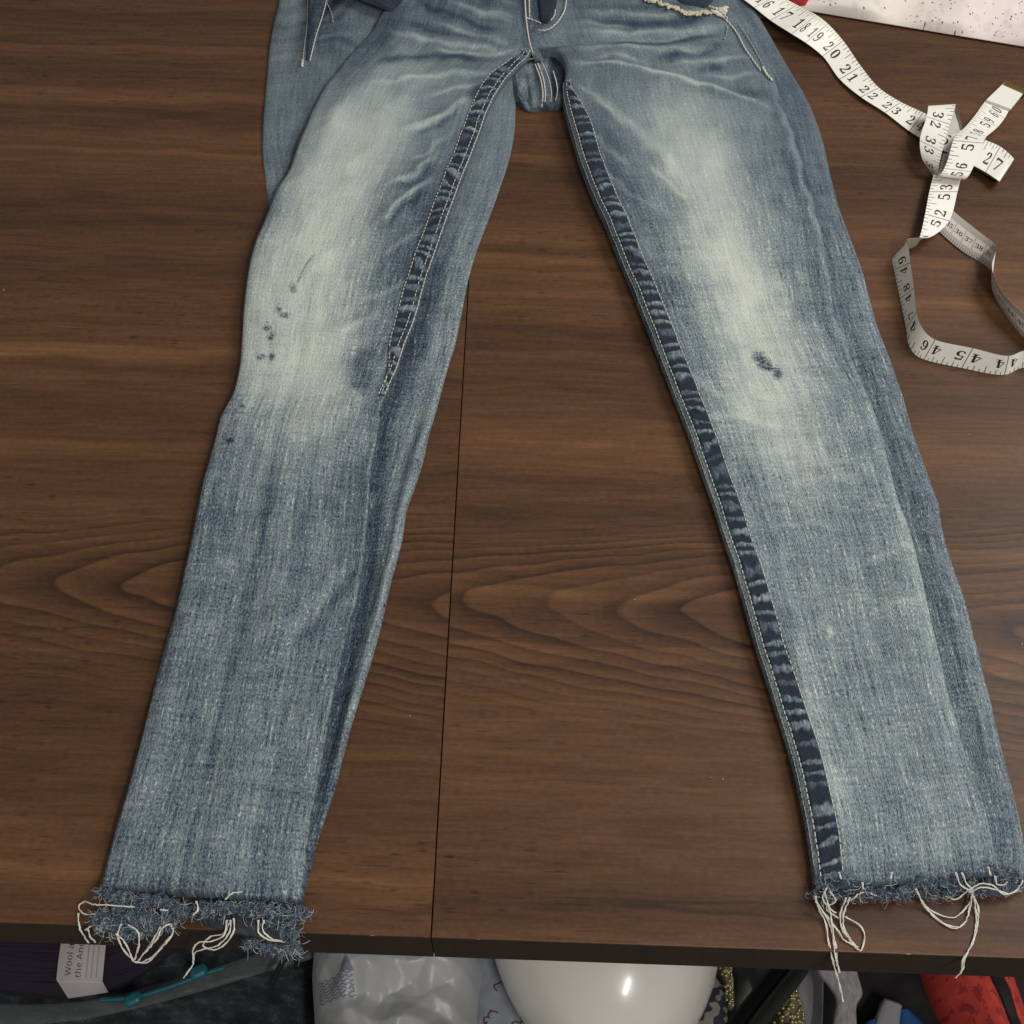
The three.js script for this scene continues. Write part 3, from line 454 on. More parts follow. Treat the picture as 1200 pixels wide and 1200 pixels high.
// frayed hems
const FRAYC = [[0x3b485b, 0.4], [0x667582, 0.35], [0xacb0aa, 0.25]];
function fray(px, n, spread, len, seed, h0 = 0.006, dropTo = 0) {
  const R = rng(seed), sets = FRAYC.map(() => []), c = new THREE.CatmullRomCurve3(px.map((p) => at(p[0], p[1], p[2] ?? h0)), false, 'centripetal');
  const clumps = Math.max(8, Math.round(n / 16));
  for (let m = 0; m < clumps; m++) {
    const o = c.getPoint((m + R()) / clumps), rad = 0.0008 + 0.0017 * R() * R(); o.x += (R() - 0.5) * spread; o.z += (R() - 0.5) * spread; o.y += (R() - 0.4) * h0 * 0.6;
    for (let i = 0; i < 40; i++) {
      const q = o.clone().add(new THREE.Vector3(R() - 0.5, (R() - 0.5) * 0.8, R() - 0.5).multiplyScalar(rad * 2)); if (q.y < dropTo) q.y = dropTo + 0.0004;
      let k = R(); k = k < 0.52 ? 0 : k < 0.93 ? 1 : 2;
      const P = [q.clone()]; let ang = R() * 6.28; const curl = (R() - 0.5) * 3, l = len * (0.25 + 0.6 * R() * R());
      for (let s = 0; s < 4; s++) { ang += curl * 0.6 + (R() - 0.5); const p = P[P.length - 1].clone().add(new THREE.Vector3(Math.cos(ang) * l / 4, (R() - 0.5) * l * 0.3, Math.sin(ang) * l / 4 + l * 0.03)); if (p.y < dropTo) p.y = dropTo + 0.0004; P.push(p); }
      sets[k].push(tube(P, 0.00009 + 0.00012 * R(), 6, 4));
    }
  }
  for (let i = 0; i < n * 0.28; i++) { // single fine hairs pulled out of the weave
    const q = c.getPoint(R()); q.x += (R() - 0.5) * spread * 1.3; q.z += (R() - 0.5) * spread * 1.3; q.y += (R() - 0.3) * h0 * 0.5;
    const P = [q.clone()]; let ang = Math.PI * 0.5 + (R() - 0.5) * 3.6; const curl = (R() - 0.5) * 2.4, l = 0.003 + 0.007 * R() * R();
    for (let s = 0; s < 5; s++) { ang += curl * 0.5 + (R() - 0.5) * 0.8; const p = P[P.length - 1].clone().add(new THREE.Vector3(Math.cos(ang) * l / 5, (R() - 0.55) * l * 0.16, Math.sin(ang) * l / 5)); if (p.y < dropTo) p.y = dropTo + 0.0003; P.push(p); }
    sets[R() < 0.45 ? 2 : 1].push(tube(P, 0.00008 + 0.00007 * R(), 8, 4));
  }
  sets.forEach((s, k) => s.length && stuffPart(mesh('frayed_edge', mergeGeometries(s), std(FRAYC[k][0], 0.97), jeans)));
}
const EDGEZ = 0;
fray([[118, 1047], [150, 1052], [190, 1060], [230, 1066], [270, 1063], [310, 1064], [358, 1068]], 1000, 0.005, 0.007, 41, 0.008);
fray([[112, 1076], [135, 1084], [160, 1086], [180, 1082]], 640, 0.008, 0.007, 42, 0.005);
fray([[125, 1066], [160, 1072], [190, 1078], [205, 1078]], 420, 0.006, 0.007, 48, 0.006);
fray([[300, 1074], [335, 1078], [358, 1074]], 120, 0.005, 0.006, 43, 0.008);
fray([[288, 1106, 0.003], [315, 1109, 0.003], [338, 1112, 0.002], [350, 1110, 0.002]], 300, 0.004, 0.006, 44, 0.003, -0.01);
fray([[334, 1082], [342, 1090], [345, 1098]], 200, 0.007, 0.006, 45, 0.005);
fray([[952, 1046], [975, 1048], [1010, 1046], [1050, 1047], [1100, 1045], [1140, 1040], [1175, 1040], [1200, 1036]], 800, 0.0045, 0.007, 46, 0.005);
fray([[962, 1034], [990, 1035], [1030, 1038], [1080, 1036], [1130, 1027], [1165, 1022], [1196, 1026]], 300, 0.006, 0.006, 47, 0.009);
// back hem of the left leg, hanging just past the table edge
{
  const B = sheet({ left: [[205, 1050], [228, 1068], [240, 1084], [262, 1092]], right: [[352, 1050], [347, 1072], [346, 1092], [347, 1110]], h: 0.001, T: 0.0035, p: 3, wr: (x, z) => 0.0012 * fbm(x * 60, z * 60, 2) });
  const m = tex(512, 256, (i, j, c) => { const a = i * 0.55 + j * 0.22, s = Math.sin(a) * 0.5 + 0.5, f = 0.10 + 0.30 * s * (0.5 + 0.7 * n2(i * 0.05, j * 0.03)) + 0.12 * n2(i * 0.4, j * 0.5); ramp([[0, [22, 26, 32]], [0.3, [66, 70, 74]], [0.6, [128, 130, 126]], [1, [180, 178, 168]]], f, c); });
  mesh('back_hem', B.geometry(40, 30), std(0xffffff, 0.95, { map: m }), jeans);
}
// loose white threads
{
  const M = std(new THREE.Color(0.66, 0.64, 0.56), 0.9);
  const list = [
    [[157, 1063, 0.013], [130, 1061, 0.013], [110, 1060, 0.011], [98, 1057, 0.004], [92, 1063, 0.002], [99, 1071, 0.002], [112, 1071, 0.006]],
    [[92, 1070, 0.002], [92, 1080, 0.002], [95, 1091, 0.002], [104, 1105, -0.002]],
    [[142, 1082, 0.009], [138, 1096, 0.006], [144, 1112, 0.002], [153, 1122, -0.004], [160, 1128, -0.007], [174, 1124, -0.003], [190, 1110, 0.003], [202, 1094, 0.006], [200, 1083, 0.008], [190, 1088, 0.008], [184, 1100, 0.005], [170, 1116, 0.0]],
    [[150, 1084, 0.009], [161, 1091, 0.008], [163, 1105, 0.003], [158, 1124, -0.005]], [[136, 1094, 0.007], [146, 1104, 0.004], [156, 1126, -0.005]], [[188, 1086, 0.008], [178, 1104, 0.003], [162, 1126, -0.006]], [[200, 1084, 0.008], [203, 1092, 0.006], [192, 1106, 0.003], [172, 1128, -0.006], [158, 1127, -0.006]],
    [[103, 1088, 0.005], [106, 1098, 0.002], [112, 1104, 0]], [[100, 1090, 0.004], [108, 1085, 0.005], [114, 1094, 0.003]],
    [[274, 1076, 0.010], [274, 1090, 0.007], [266, 1104, 0.003], [252, 1113, 0.0], [238, 1108, 0.0], [246, 1098, 0.002], [262, 1094, 0.005], [268, 1082, 0.009]],
    [[270, 1078, 0.010], [269, 1092, 0.006], [255, 1108, 0.001], [240, 1112, -0.002], [228, 1117, -0.004], [226, 1130, -0.01], [215, 1146, -0.016]], [[266, 1078, 0.010], [262, 1096, 0.006], [248, 1103, 0.003], [232, 1105, 0.002], [226, 1114, -0.002], [227, 1124, -0.007]],
    [[303, 1078, 0.010], [303, 1092, 0.008], [314, 1101, 0.006], [334, 1104, 0.005]], [[309, 1078, 0.010], [308, 1090, 0.008], [320, 1101, 0.006], [330, 1102, 0.006]],
    [[188, 1066, 0.013], [197, 1067, 0.013]], [[230, 1056, 0.014], [232, 1066, 0.013], [226, 1072, 0.012]], [[264, 1054, 0.014], [272, 1047, 0.015], [284, 1045, 0.015]], [[345, 1078, 0.008], [354, 1078, 0.008]],
    [[955, 1050, 0.010], [960, 1066, 0.004], [967, 1080, 0.002], [971, 1104, 0.001], [977, 1130, -0.006], [984, 1155, -0.016], [988, 1174, -0.022]], [[966, 1045, 0.011], [972, 1066, 0.004], [976, 1090, 0.002], [978, 1115, 0.0], [984, 1140, -0.010]], [[956, 1056, 0.008], [970, 1078, 0.002], [979, 1106, 0.001], [981, 1132, -0.007]],
    [[992, 1052, 0.009], [985, 1070, 0.003], [986, 1086, 0.002], [996, 1102, 0.001], [1008, 1114, 0.001], [1013, 1098, 0.001], [1009, 1086, 0.001], [990, 1074, 0.003]], [[996, 1052, 0.009], [988, 1074, 0.003], [990, 1090, 0.002], [1002, 1108, 0.001]], [[968, 1072, 0.002], [980, 1088, 0.002], [990, 1102, 0.001], [1006, 1110, 0.001]],
    [[969, 1040, 0.012], [964, 1052, 0.008], [974, 1066, 0.003], [980, 1070, 0.002]], [[972, 1044, 0.012], [979, 1056, 0.006], [968, 1064, 0.003], [982, 1076, 0.002]], [[1010, 1034, 0.012], [1013, 1043, 0.010], [1034, 1052, 0.004]], [[1022, 1046, 0.008], [1010, 1046, 0.009], [996, 1056, 0.006]],
    [[1073, 1041, 0.010], [1083, 1060, 0.003], [1101, 1072, 0.001], [1118, 1075, 0.001], [1130, 1066, 0.002], [1138, 1054, 0.004], [1140, 1044, 0.008]], [[1080, 1058, 0.003], [1092, 1072, 0.001], [1108, 1084, 0.001], [1121, 1088, 0.001], [1131, 1080, 0.001], [1136, 1066, 0.002], [1139, 1050, 0.006]], [[1074, 1044, 0.010], [1086, 1064, 0.002], [1106, 1082, 0.001], [1124, 1087, 0.001]],
    [[1139, 1048, 0.007], [1146, 1062, 0.003], [1146, 1078, 0.001], [1141, 1102, 0.001], [1131, 1122, 0.0], [1128, 1136, -0.006], [1120, 1146, -0.010]], [[1141, 1050, 0.006], [1144, 1075, 0.001], [1140, 1103, 0.001], [1128, 1126, -0.001], [1127, 1138, -0.006]],
    [[1120, 1022, 0.014], [1125, 1036, 0.012], [1137, 1044, 0.008]], [[1127, 1022, 0.014], [1132, 1034, 0.012], [1140, 1044, 0.008]], [[1108, 1050, 0.005], [1120, 1054, 0.004], [1134, 1044, 0.008], [1148, 1036, 0.011], [1162, 1037, 0.011], [1177, 1048, 0.007], [1190, 1044, 0.006], [1199, 1032, 0.008]], [[1136, 1046, 0.008], [1150, 1040, 0.011], [1168, 1043, 0.009], [1182, 1048, 0.006]],
    [[1158, 1016, 0.014], [1161, 1026, 0.013]], [[1166, 1026, 0.012], [1168, 1036, 0.011], [1176, 1037, 0.011], [1180, 1033, 0.012]], [[1045, 1022, 0.014], [1044, 1030, 0.013]], [[983, 1022, 0.014], [986, 1030, 0.012]],
  ];
  const R = rng(8);
  for (const p of list) {
    const pts = p.map((q) => at(q[0], q[1], q[2])); const c = new THREE.CatmullRomCurve3(pts, false, 'centripetal');
    const n = Math.max(14, Math.round(c.getLength() / 0.0009)), P = c.getSpacedPoints(n); const s = R() * 50;
    P.forEach((q, i) => { q.x += 0.00035 * n2(i * 0.5 + s, 1); q.z += 0.00035 * n2(i * 0.5 + s, 9); });
    const strands = [0, 1].map((k) => tube(P.map((q, i) => q.clone().add(new THREE.Vector3(Math.cos(i * 0.33 + k * 3.14) * 0.00026, Math.sin(i * 0.33 + k * 3.14) * 0.00026, 0))), 0.00028, n * 2, 5));
    mesh('loose_thread', mergeGeometries(strands), M, jeans);
  }
}

// ---------------------------------------------------------------- tape measure
{
  const tape = thing('tape_measure', 'white cloth tape measure with black inch numbers, knotted and looped right of the jeans', 'tape measure');
  // inch, tick edge (x, y, height), other edge (x, y, height)
  const rows = [
    [14, 872, -30, .012, 842, -22, .012], [15, 893, -18, .012, 864, -6, .012], [16, 912, -6, .010, 884, 9, .010], [17, 934, 6, .008, 903, 24, .008], [18, 957, 18, .012, 928, 40, .011], [19, 970, 28, .010, 944, 50, .008], [20, 988, 48, .003, 964, 66, .002], [21, 1009, 78, .002, 984, 93, .002], [22, 1030, 103, .003, 1009, 114, .003], [23, 1056, 120, .003, 1037, 132, .002], [24, 1082, 132, .002, 1066, 154, .002],
    [25, 1112, 147, .004, 1096, 172, .004], [26, 1143, 160, .006, 1127, 187, .006], [27, 1172, 172, .006, 1155, 202, .006], [27.55, 1187, 185, .007, 1170, 212, .007], [27.7, 1188, 187, .0045, 1171, 213, .0045], [27.85, 1186, 187, .002, 1169, 212, .002], [28.6, 1165, 175, .001, 1148, 200, .001], [29.4, 1148, 168, .001, 1122, 186, .001],
    [30.2, 1131, 158, .003, 1104, 168, .003], [30.8, 1126, 142, .008, 1095, 148, .008], [31.15, 1121, 126, .011, 1089, 128, .011], [31.25, 1120, 122.5, .0135, 1088, 124.5, .0135], [31.4, 1119.5, 125, .016, 1087.5, 127, .016], [32, 1113, 146, .017, 1086, 137, .017], [33, 1104, 178, .017, 1078, 165, .015], [33.7, 1100, 197, .012, 1081, 186, .010], [34.3, 1100, 210, .005, 1090, 200, .004], [34.9, 1092, 236, .003, 1098, 214, .003],
    [35.4, 1087, 258, .001, 1108, 236, .004], [36, 1101, 272, .001, 1118, 248, .007], [37, 1130, 296, .001, 1143, 268, .011], [37.8, 1156, 311, .0005, 1164, 285, .014], [38.2, 1162, 318, .0003, 1167, 291, .016], [38.6, 1162.5, 338, .0003, 1162, 311, .016], [39, 1167, 350, .0003, 1165, 325, .016], [39.5, 1179, 370, .0003, 1178, 346, .016], [40.2, 1202, 398, .0003, 1200, 367, .016], [41, 1238, 430, .0003, 1238, 400, .016], [41.6, 1254, 442, .0003, 1256, 414, .016], [42.1, 1250, 446, .0003, 1252, 420, .016], [42.8, 1226, 436, .0003, 1226, 411, .015],
    [43.5, 1198, 431, .0003, 1200, 411, .014], [44, 1177, 439, .0003, 1182, 417, .014], [45, 1127, 431, .0003, 1140, 408, .014], [46, 1083, 421, .0003, 1096, 398, .014], [46.35, 1072, 415, .0003, 1086, 391, .015], [46.65, 1065, 403, .0003, 1078, 379, .016], [47, 1062, 385, .0003, 1074, 366, .016], [48, 1055, 350, .0003, 1071, 338, .016], [49, 1048, 316, .0003, 1067, 308, .017], [49.6, 1046, 303, .0005, 1064, 286, .018], [50.1, 1058, 294, .001, 1063, 281, .018], [50.6, 1074, 287, .003, 1073, 279, .016],
    [51.2, 1078, 277, .010, 1090, 278, .010], [52, 1084, 251, .010, 1112, 259, .007], [53, 1089, 225, .009, 1122, 225, .008], [53.8, 1095, 203, .007, 1127, 206, .006], [54.4, 1105, 180, .005, 1136, 184, .005], [54.8, 1105, 182, .009, 1137, 186, .009], [55.3, 1101, 200, .011, 1132, 206, .011], [55.55, 1099, 206, .013, 1131, 210, .013], [55.75, 1103, 203, .0155, 1135, 206, .0155], [56.2, 1109, 192, .017, 1140, 197, .017], [57, 1117, 165, .016, 1151, 168, .016], [57.35, 1122, 157, .013, 1155, 162, .013], [58, 1129, 151, .009, 1156, 160, .009], [59, 1142, 136, .003, 1169, 149, .003], [60, 1152, 122, .002, 1177, 139, .002], [60.6, 1157, 116, .002, 1184, 127, .002], [61.8, 1178, 96, .003, 1200, 107, .003],
  ];
  const A = new THREE.CatmullRomCurve3(rows.map((r) => at(r[1], r[2], r[3])), false, 'centripetal'), B = new THREE.CatmullRomCurve3(rows.map((r) => at(r[4], r[5], r[6])), false, 'centripetal');
  const N = 1400, n = rows.length - 1, ins = [], pa = [], pb = [];
  for (let i = 0; i <= N; i++) { const f = (i / N) * n, k = Math.min(n - 1, Math.floor(f)); ins.push(lerp(rows[k][0], rows[k + 1][0], f - k)); pa.push(A.getPoint(i / N)); pb.push(B.getPoint(i / N)); }
  const nrm = pa.map((p, i) => { const w = pb[i].clone().sub(p), t = pa[Math.min(N, i + 1)].clone().add(pb[Math.min(N, i + 1)]).sub(pa[Math.max(0, i - 1)]).sub(pb[Math.max(0, i - 1)]); return w.cross(t).normalize(); });
  const PER = 12, I0 = 14;
  function face(side, uvFn) {
    const pos = [], nor = [], uv = [], idx = []; const th = 0.00022 * side;
    for (let i = 0; i < N; i++) {
      const b = pos.length / 3;
      for (const [k, edge] of [[i, 0], [i, 1], [i + 1, 0], [i + 1, 1]]) { const q = (edge ? pb : pa)[k], m = nrm[k]; pos.push(q.x + m.x * th, q.y + m.y * th, q.z + m.z * th); nor.push(m.x * side, m.y * side, m.z * side); uv.push(...uvFn(ins[k], edge, ins[i])); }
      if (side > 0) idx.push(b, b + 1, b + 2, b + 1, b + 3, b + 2); else idx.push(b, b + 2, b + 1, b + 1, b + 2, b + 3);
    }
    const g = new THREE.BufferGeometry(); g.setAttribute('position', new THREE.Float32BufferAttribute(pos, 3)); g.setAttribute('normal', new THREE.Float32BufferAttribute(nor, 3)); g.setAttribute('uv', new THREE.Float32BufferAttribute(uv, 2)); g.setIndex(idx); return g;
  }
  // printed inch side: four rows of twelve inches on one sheet
  const cv = document.createElement('canvas'); cv.width = 2048; cv.height = 512; const x = cv.getContext('2d'); x.fillStyle = '#e6e2d8'; x.fillRect(0, 0, 2048, 512);
  const PI_ = 2048 / PER;
  x.textAlign = 'center'; x.textBaseline = 'middle';
  for (let r = 0; r < 4; r++) {
    x.save(); x.beginPath(); x.rect(0, r * 128, 2048, 128); x.clip();
    for (let k = -1; k <= PER + 1; k++) {
      const inch = I0 + r * PER + k, X = k * PI_, y0 = r * 128; if (inch > 60) continue;
      x.fillStyle = '#3a3732';
      x.globalAlpha = 0.8; x.fillRect(X - 2, y0, 4, 128);
      for (let e = 1; e < 8; e++) { const xx = X + (e * PI_) / 8; if (inch === 60) break; x.globalAlpha = 0.7; x.fillRect(xx - 2, y0, 4, e === 4 ? 44 : e % 2 ? 18 : 30); }
      x.globalAlpha = 1; x.fillStyle = '#1d1b1a'; x.font = 'bold 76px serif';
      const s = String(inch); x.fillText(s[0], X - 34, y0 + 72); x.fillText(s[1], X + 34, y0 + 72);
    }
    x.restore();
  }
  const ft = new THREE.CanvasTexture(cv); ft.colorSpace = THREE.SRGBColorSpace; ft.magFilter = ft.minFilter = THREE.LinearFilter;
  const row = (i0) => Math.min(3, Math.floor((i0 - I0) / PER + 1e-6));
  mesh('printed_face', face(1, (v, e, i0) => { const r = row(i0), u = (v - I0 - r * PER) / PER, lo = 0.004; return [clamp(u, 0.0003, 0.9997), 1 - (r + lerp(lo, 1 - lo, e)) / 4]; }), std(0xffffff, 0.55, { map: ft }), tape);
  // metric side: grey margins, pale boxes with numbers
  const cm = document.createElement('canvas'); cm.width = 1024; cm.height = 128; const m = cm.getContext('2d'); m.fillStyle = '#b4aca2'; m.fillRect(0, 0, 1024, 128);
  m.textAlign = 'center'; m.textBaseline = 'middle'; m.font = 'bold 33px serif';
  const cmPx = 1024 / (8 * 2.54);
  for (let k = 0; k < 20; k++) { const X = k * cmPx; m.fillStyle = '#d9d2c6'; m.fillRect(X + 3, 34, cmPx - 6, 62); m.fillStyle = '#3a3733'; m.save(); m.translate(X + cmPx / 2, 65); m.fillText(String(30 + k), 0, 0); m.restore(); for (let e = 0; e < 5; e++) m.fillRect(X + e * cmPx / 5, 112, 2, 16); }
  const bt = new THREE.CanvasTexture(cm); bt.colorSpace = THREE.SRGBColorSpace; bt.magFilter = bt.minFilter = THREE.LinearFilter;
  mesh('reverse_face', face(-1, (v, e) => [clamp((v - 34) / 8, 0.001, 0.999), e]), std(0xffffff, 0.6, { map: bt }), tape);
  // stitched end flap and brass tip
  const flap = (a, b, h, t) => { const q = [at(a[0], a[1], h), at(a[2], a[3], h), at(b[0], b[1], h), at(b[2], b[3], h)]; const g = new THREE.BufferGeometry(), pos = [], P = [...q, ...q.map((v) => v.clone().setY(v.y - t))]; for (const f of [[0, 1, 3, 2], [4, 6, 7, 5], [0, 4, 5, 1], [2, 3, 7, 6], [0, 2, 6, 4], [1, 5, 7, 3]]) { const [i, j, k, l] = f.map((n_) => P[n_]); for (const v of [i, j, k, i, k, l]) pos.push(v.x, v.y, v.z); } g.setAttribute('position', new THREE.Float32BufferAttribute(pos, 3)); g.computeVertexNormals(); return g; };
  mesh('end_flap', flap([1156, 117, 1184.5, 127.5], [1178, 95.5, 1201, 107], 0.0042, 0.0018), std(0xddd9d0, 0.6), tape);
  mesh('metal_tip', flap([1176, 98, 1201, 109], [1179, 94.5, 1204, 105], 0.0052, 0.0045), std(0x8a7440, 0.3, { metalness: 0.9 }), tape);
}

// ---------------------------------------------------------------- behind the table top edge
function noisyMap(W, Hh, fn) { return tex(W, Hh, fn); }
{
  const S = sheet({ left: [[914, -120], [922, -40], [930, -2], [936, 11]], right: [[1320, -120], [1310, -40], [1290, 30], [1280, 68]], h: 0.0015, T: 0.006, p: 6, endT: [0, 0.05], wr: (x, z) => 0.004 * fbm(x * 14, z * 26, 3) + 0.003 * Math.sin(x * 60 + z * 90 + 2 * n2(x * 12, z * 12)) });
  const R = rng(3), dots = []; for (let i = 0; i < 420; i++) dots.push([R() * 1024, R() * 512, 1.5 + 1.6 * R()]);
  const cvs = document.createElement('canvas'); cvs.width = 1024; cvs.height = 512; const x = cvs.getContext('2d');
  const g = x.createLinearGradient(250, 0, 700, 0); g.addColorStop(0, '#d8d0c4'); g.addColorStop(0.5, '#d9cec6'); g.addColorStop(1, '#d6c6c3'); x.fillStyle = g; x.fillRect(0, 0, 1024, 512);
  for (let i = 0; i < 900; i++) { x.fillStyle = R() < 0.5 ? 'rgba(225,215,205,0.25)' : 'rgba(175,140,140,0.16)'; x.beginPath(); x.arc(R() * 1024, R() * 512, 3 + 12 * R(), 0, 7); x.fill(); }
  x.fillStyle = '#6d5a55'; for (const d of dots) { x.beginPath(); x.arc(d[0], d[1], d[2], 0, 7); x.fill(); }
  const t = new THREE.CanvasTexture(cvs); t.colorSpace = THREE.SRGBColorSpace; t.magFilter = t.minFilter = THREE.LinearFilter;
  tag(mesh('fabric', S.geometry(60, 60), std(0xffffff, 0.85, { map: t })), 'pale pink and cream fabric with tiny dark dots at the far table edge', 'fabric');
  const red = sheet({ left: [[908, -90], [914, -40], [918, -8], [926, 6]], right: [[965, -90], [962, -40], [956, -12], [944, 7]], h: 0.004, T: 0.014, p: 2.4, endT: [0, 0.3], wr: (x, z) => 0.002 * fbm(x * 70, z * 70, 3) });
  tag(mesh('cloth', red.geometry(30, 30), std(0xa01c1f, 0.8)), 'bright red cloth bit peeking out behind the tape measure', 'cloth');
  const ol = sheet({ left: [[866, -60], [870, -20], [876, 0], [884, 20]], right: [[918, -60], [920, -20], [916, 4], [896, 22]], h: 0.001, T: 0.008, p: 2.4, endT: [0, 0.3], wr: (x, z) => 0.003 * fbm(x * 90, z * 90, 3) });
  const om = noisyMap(128, 128, (i, j, c) => { const n = fbm(i * 0.06, j * 0.06, 3); c[0] = 108 + 70 * n; c[1] = 98 + 60 * n; c[2] = 66 + 40 * n; });
  tag(mesh('scarf', ol.geometry(24, 24), std(0xffffff, 0.9, { map: om })), 'olive patterned scrap between the jeans hip and the tape measure', 'cloth');
}

// ---------------------------------------------------------------- things below the near edge of the table
const BELOW = -0.70;
function pile(name, label, cat, o, mat, nu = 50, nt = 50) { const S = sheet({ h: BELOW, p: 2.6, ...o }); const m = mesh(name, S.geometry(nu, nt, o.h ?? BELOW), mat); tag(m, label, cat); m.S = S; return m; }
// dark patterned cloth
{
  const m = noisyMap(512, 512, (i, j, c) => { const n = fbm(i * 0.025, j * 0.02, 4), k = n2(i * 0.06 + 3, j * 0.05) > 0.2 ? 1 : 0; const v = 42 + 44 * n + 22 * k * (0.6 + n2(i * 0.3, j * 0.3)); c[0] = v - 6; c[1] = v + 1; c[2] = v + 6; });
  pile('blanket', 'dark grey-green mottled blanket on the floor under the left hem', 'blanket', { left: [[-60, 1090], [-60, 1260]], right: [[372, 1080], [366, 1130], [372, 1190], [380, 1260]], T: 0.05, wr: (x, z) => 0.014 * fbm(x * 14, z * 14, 4) }, std(0xffffff, 0.95, { map: m }), 90, 60);
}
// yarn skein with paper label
{
  const g = thing('yarn_skein', 'dark purple wool yarn skein with white printed paper label, left of the hem', 'yarn');
  const h = BELOW + 0.07, R = rng(12), geos = [];
  const top = [[-40, 1085], [60, 1080], [150, 1082], [235, 1092]], bot = [[-40, 1140], [40, 1176], [120, 1172], [190, 1150], [232, 1104]];
  const ct = new THREE.CatmullRomCurve3(top.map((p) => at(p[0], p[1], h))), cb = new THREE.CatmullRomCurve3(bot.map((p) => at(p[0], p[1], h)));
  const S = sheet({ left: [[-60, 1075], [40, 1072], [140, 1074], [228, 1092]], right: [[-60, 1150], [40, 1172], [130, 1168], [228, 1104]], h: BELOW + 0.04, T: 0.05, p: 2.1 });
  mesh('yarn', S.geometry(30, 40, BELOW + 0.04), std(0x19131f, 0.95), g);
  for (let i = 0; i < 150; i++) {
    const u0 = 0.03 + 0.94 * R(), u1 = clamp(u0 + (R() - 0.5) * 0.25, 0.02, 0.98), P = []; const l = R() * 0.0025;
    for (let k = 0; k <= 14; k++) { const t = k / 14, u = lerp(u0, u1, t) + 0.01 * Math.sin(t * 9 + i); const q = S.pos(clamp(u, 0.02, 0.98), clamp(t, 0.005, 0.97)); q.y += 0.0012 + l; P.push(q); }
    geos.push(tube(P, 0.0016 + 0.0007 * R(), 30, 5));
  }
  stuffPart(mesh('strands', mergeGeometries(geos), std(0x241c2c, 0.95), g));
  const cv = document.createElement('canvas'); cv.width = 512; cv.height = 512; const x = cv.getContext('2d'); x.fillStyle = '#b9b2b0'; x.fillRect(0, 0, 512, 512);
  x.fillStyle = '#2a2629'; x.font = '92px sans-serif'; x.save(); x.translate(0, 512); x.rotate(-Math.PI / 2); x.textBaseline = 'middle'; x.fillText('Wool a', 165, 120); x.fillText('the And', 150, 232); x.restore();
  x.fillStyle = 'rgba(90,85,95,0.35)'; for (let k = 0; k < 3; k++) x.fillRect(318 + 56 * k, 20, 16, 340);
  x.fillStyle = 'rgba(225,220,216,0.6)'; x.fillRect(0, 392, 512, 6);
  const t = new THREE.CanvasTexture(cv); t.colorSpace = THREE.SRGBColorSpace; t.magFilter = t.minFilter = THREE.LinearFilter;
  // label: a band of paper folded over the skein
  const L = [[[72, 1092], [124, 1096]], [[71, 1107], [124, 1108]], [[68, 1128], [122, 1128]], [[66, 1148], [120, 1150]], [[80, 1170], [127, 1163]]], hs = [0.10, 0.10, 0.098, 0.090, 0.062];
  const pos = [], uv = [], idx = []; L.forEach((r, j) => { for (let i = 0; i <= 6; i++) { const w = i / 6, q = at(lerp(r[0][0], r[1][0], w), lerp(r[0][1], r[1][1], w), BELOW + hs[j] + 0.008 * Math.sin(w * 3.14)); pos.push(q.x, q.y, q.z); uv.push(w, 1 - [0, 0.15, 0.45, 0.75, 1][j]); } });
  for (let j = 0; j < L.length - 1; j++) for (let i = 0; i < 6; i++) { const a = j * 7 + i; idx.push(a, a + 7, a + 1, a + 1, a + 7, a + 8); }
  const lg = new THREE.BufferGeometry(); lg.setAttribute('position', new THREE.Float32BufferAttribute(pos, 3)); lg.setAttribute('uv', new THREE.Float32BufferAttribute(uv, 2)); lg.setIndex(idx); lg.computeVertexNormals();
  const lab = mesh('paper_label', lg, std(0xffffff, 0.8, { map: t }), g); lab.userData.label = 'white paper label printed with two lines of black text';
}
// clear pouch with a teal slide rail
{
  const g = thing('zip_pouch', 'clear plastic pouch with teal zip rail and two sliders below the yarn', 'pouch');
  const S = sheet({ left: [[-30, 1176], [90, 1174], [190, 1152], [300, 1118], [345, 1100]], right: [[-30, 1205], [90, 1196], [200, 1172], [310, 1140], [380, 1120]], h: BELOW + 0.06, T: 0.004, p: 2.6, wr: (x, z) => 0.003 * fbm(x * 40, z * 40, 3) });
  mesh('film', S.geometry(30, 60, BELOW + 0.06), std(0x8c9090, 0.3, { transparent: true, opacity: 0.26 }), g);
  mesh('zip_rail', tube([[118, 1172], [160, 1168], [200, 1156], [240, 1141], [262, 1134]].map((p) => at(p[0], p[1], BELOW + 0.076)), 0.0024, 40, 8), std(0x1c5a66, 0.4), g);
  for (const [x, y] of [[233, 1139], [156, 1171]]) { const q = at(x, y, BELOW + 0.078), b = new THREE.CapsuleGeometry(0.0055, 0.006, 6, 12); b.rotateZ(Math.PI / 2); b.rotateY(0.35); b.scale(1, 0.8, 1.2); b.translate(q.x, q.y, q.z); mesh('slider', b, std(0x17616e, 0.35), g); }
}
// dark cord
{
  const P = (l, h) => l.map((p) => at(p[0], p[1], BELOW + h));
  tag(mesh('cord', mergeGeometries([tube(P([[345, 1100], [334, 1122], [322, 1144], [318, 1154]], 0.09), 0.0028, 30, 7), tube(P([[340, 1105], [346, 1120], [349, 1136]], 0.09), 0.0026, 20, 7)]), std(0x0d0c0d, 0.8)), 'black forked cord lying on the dark blanket below the left hem', 'cord');
}
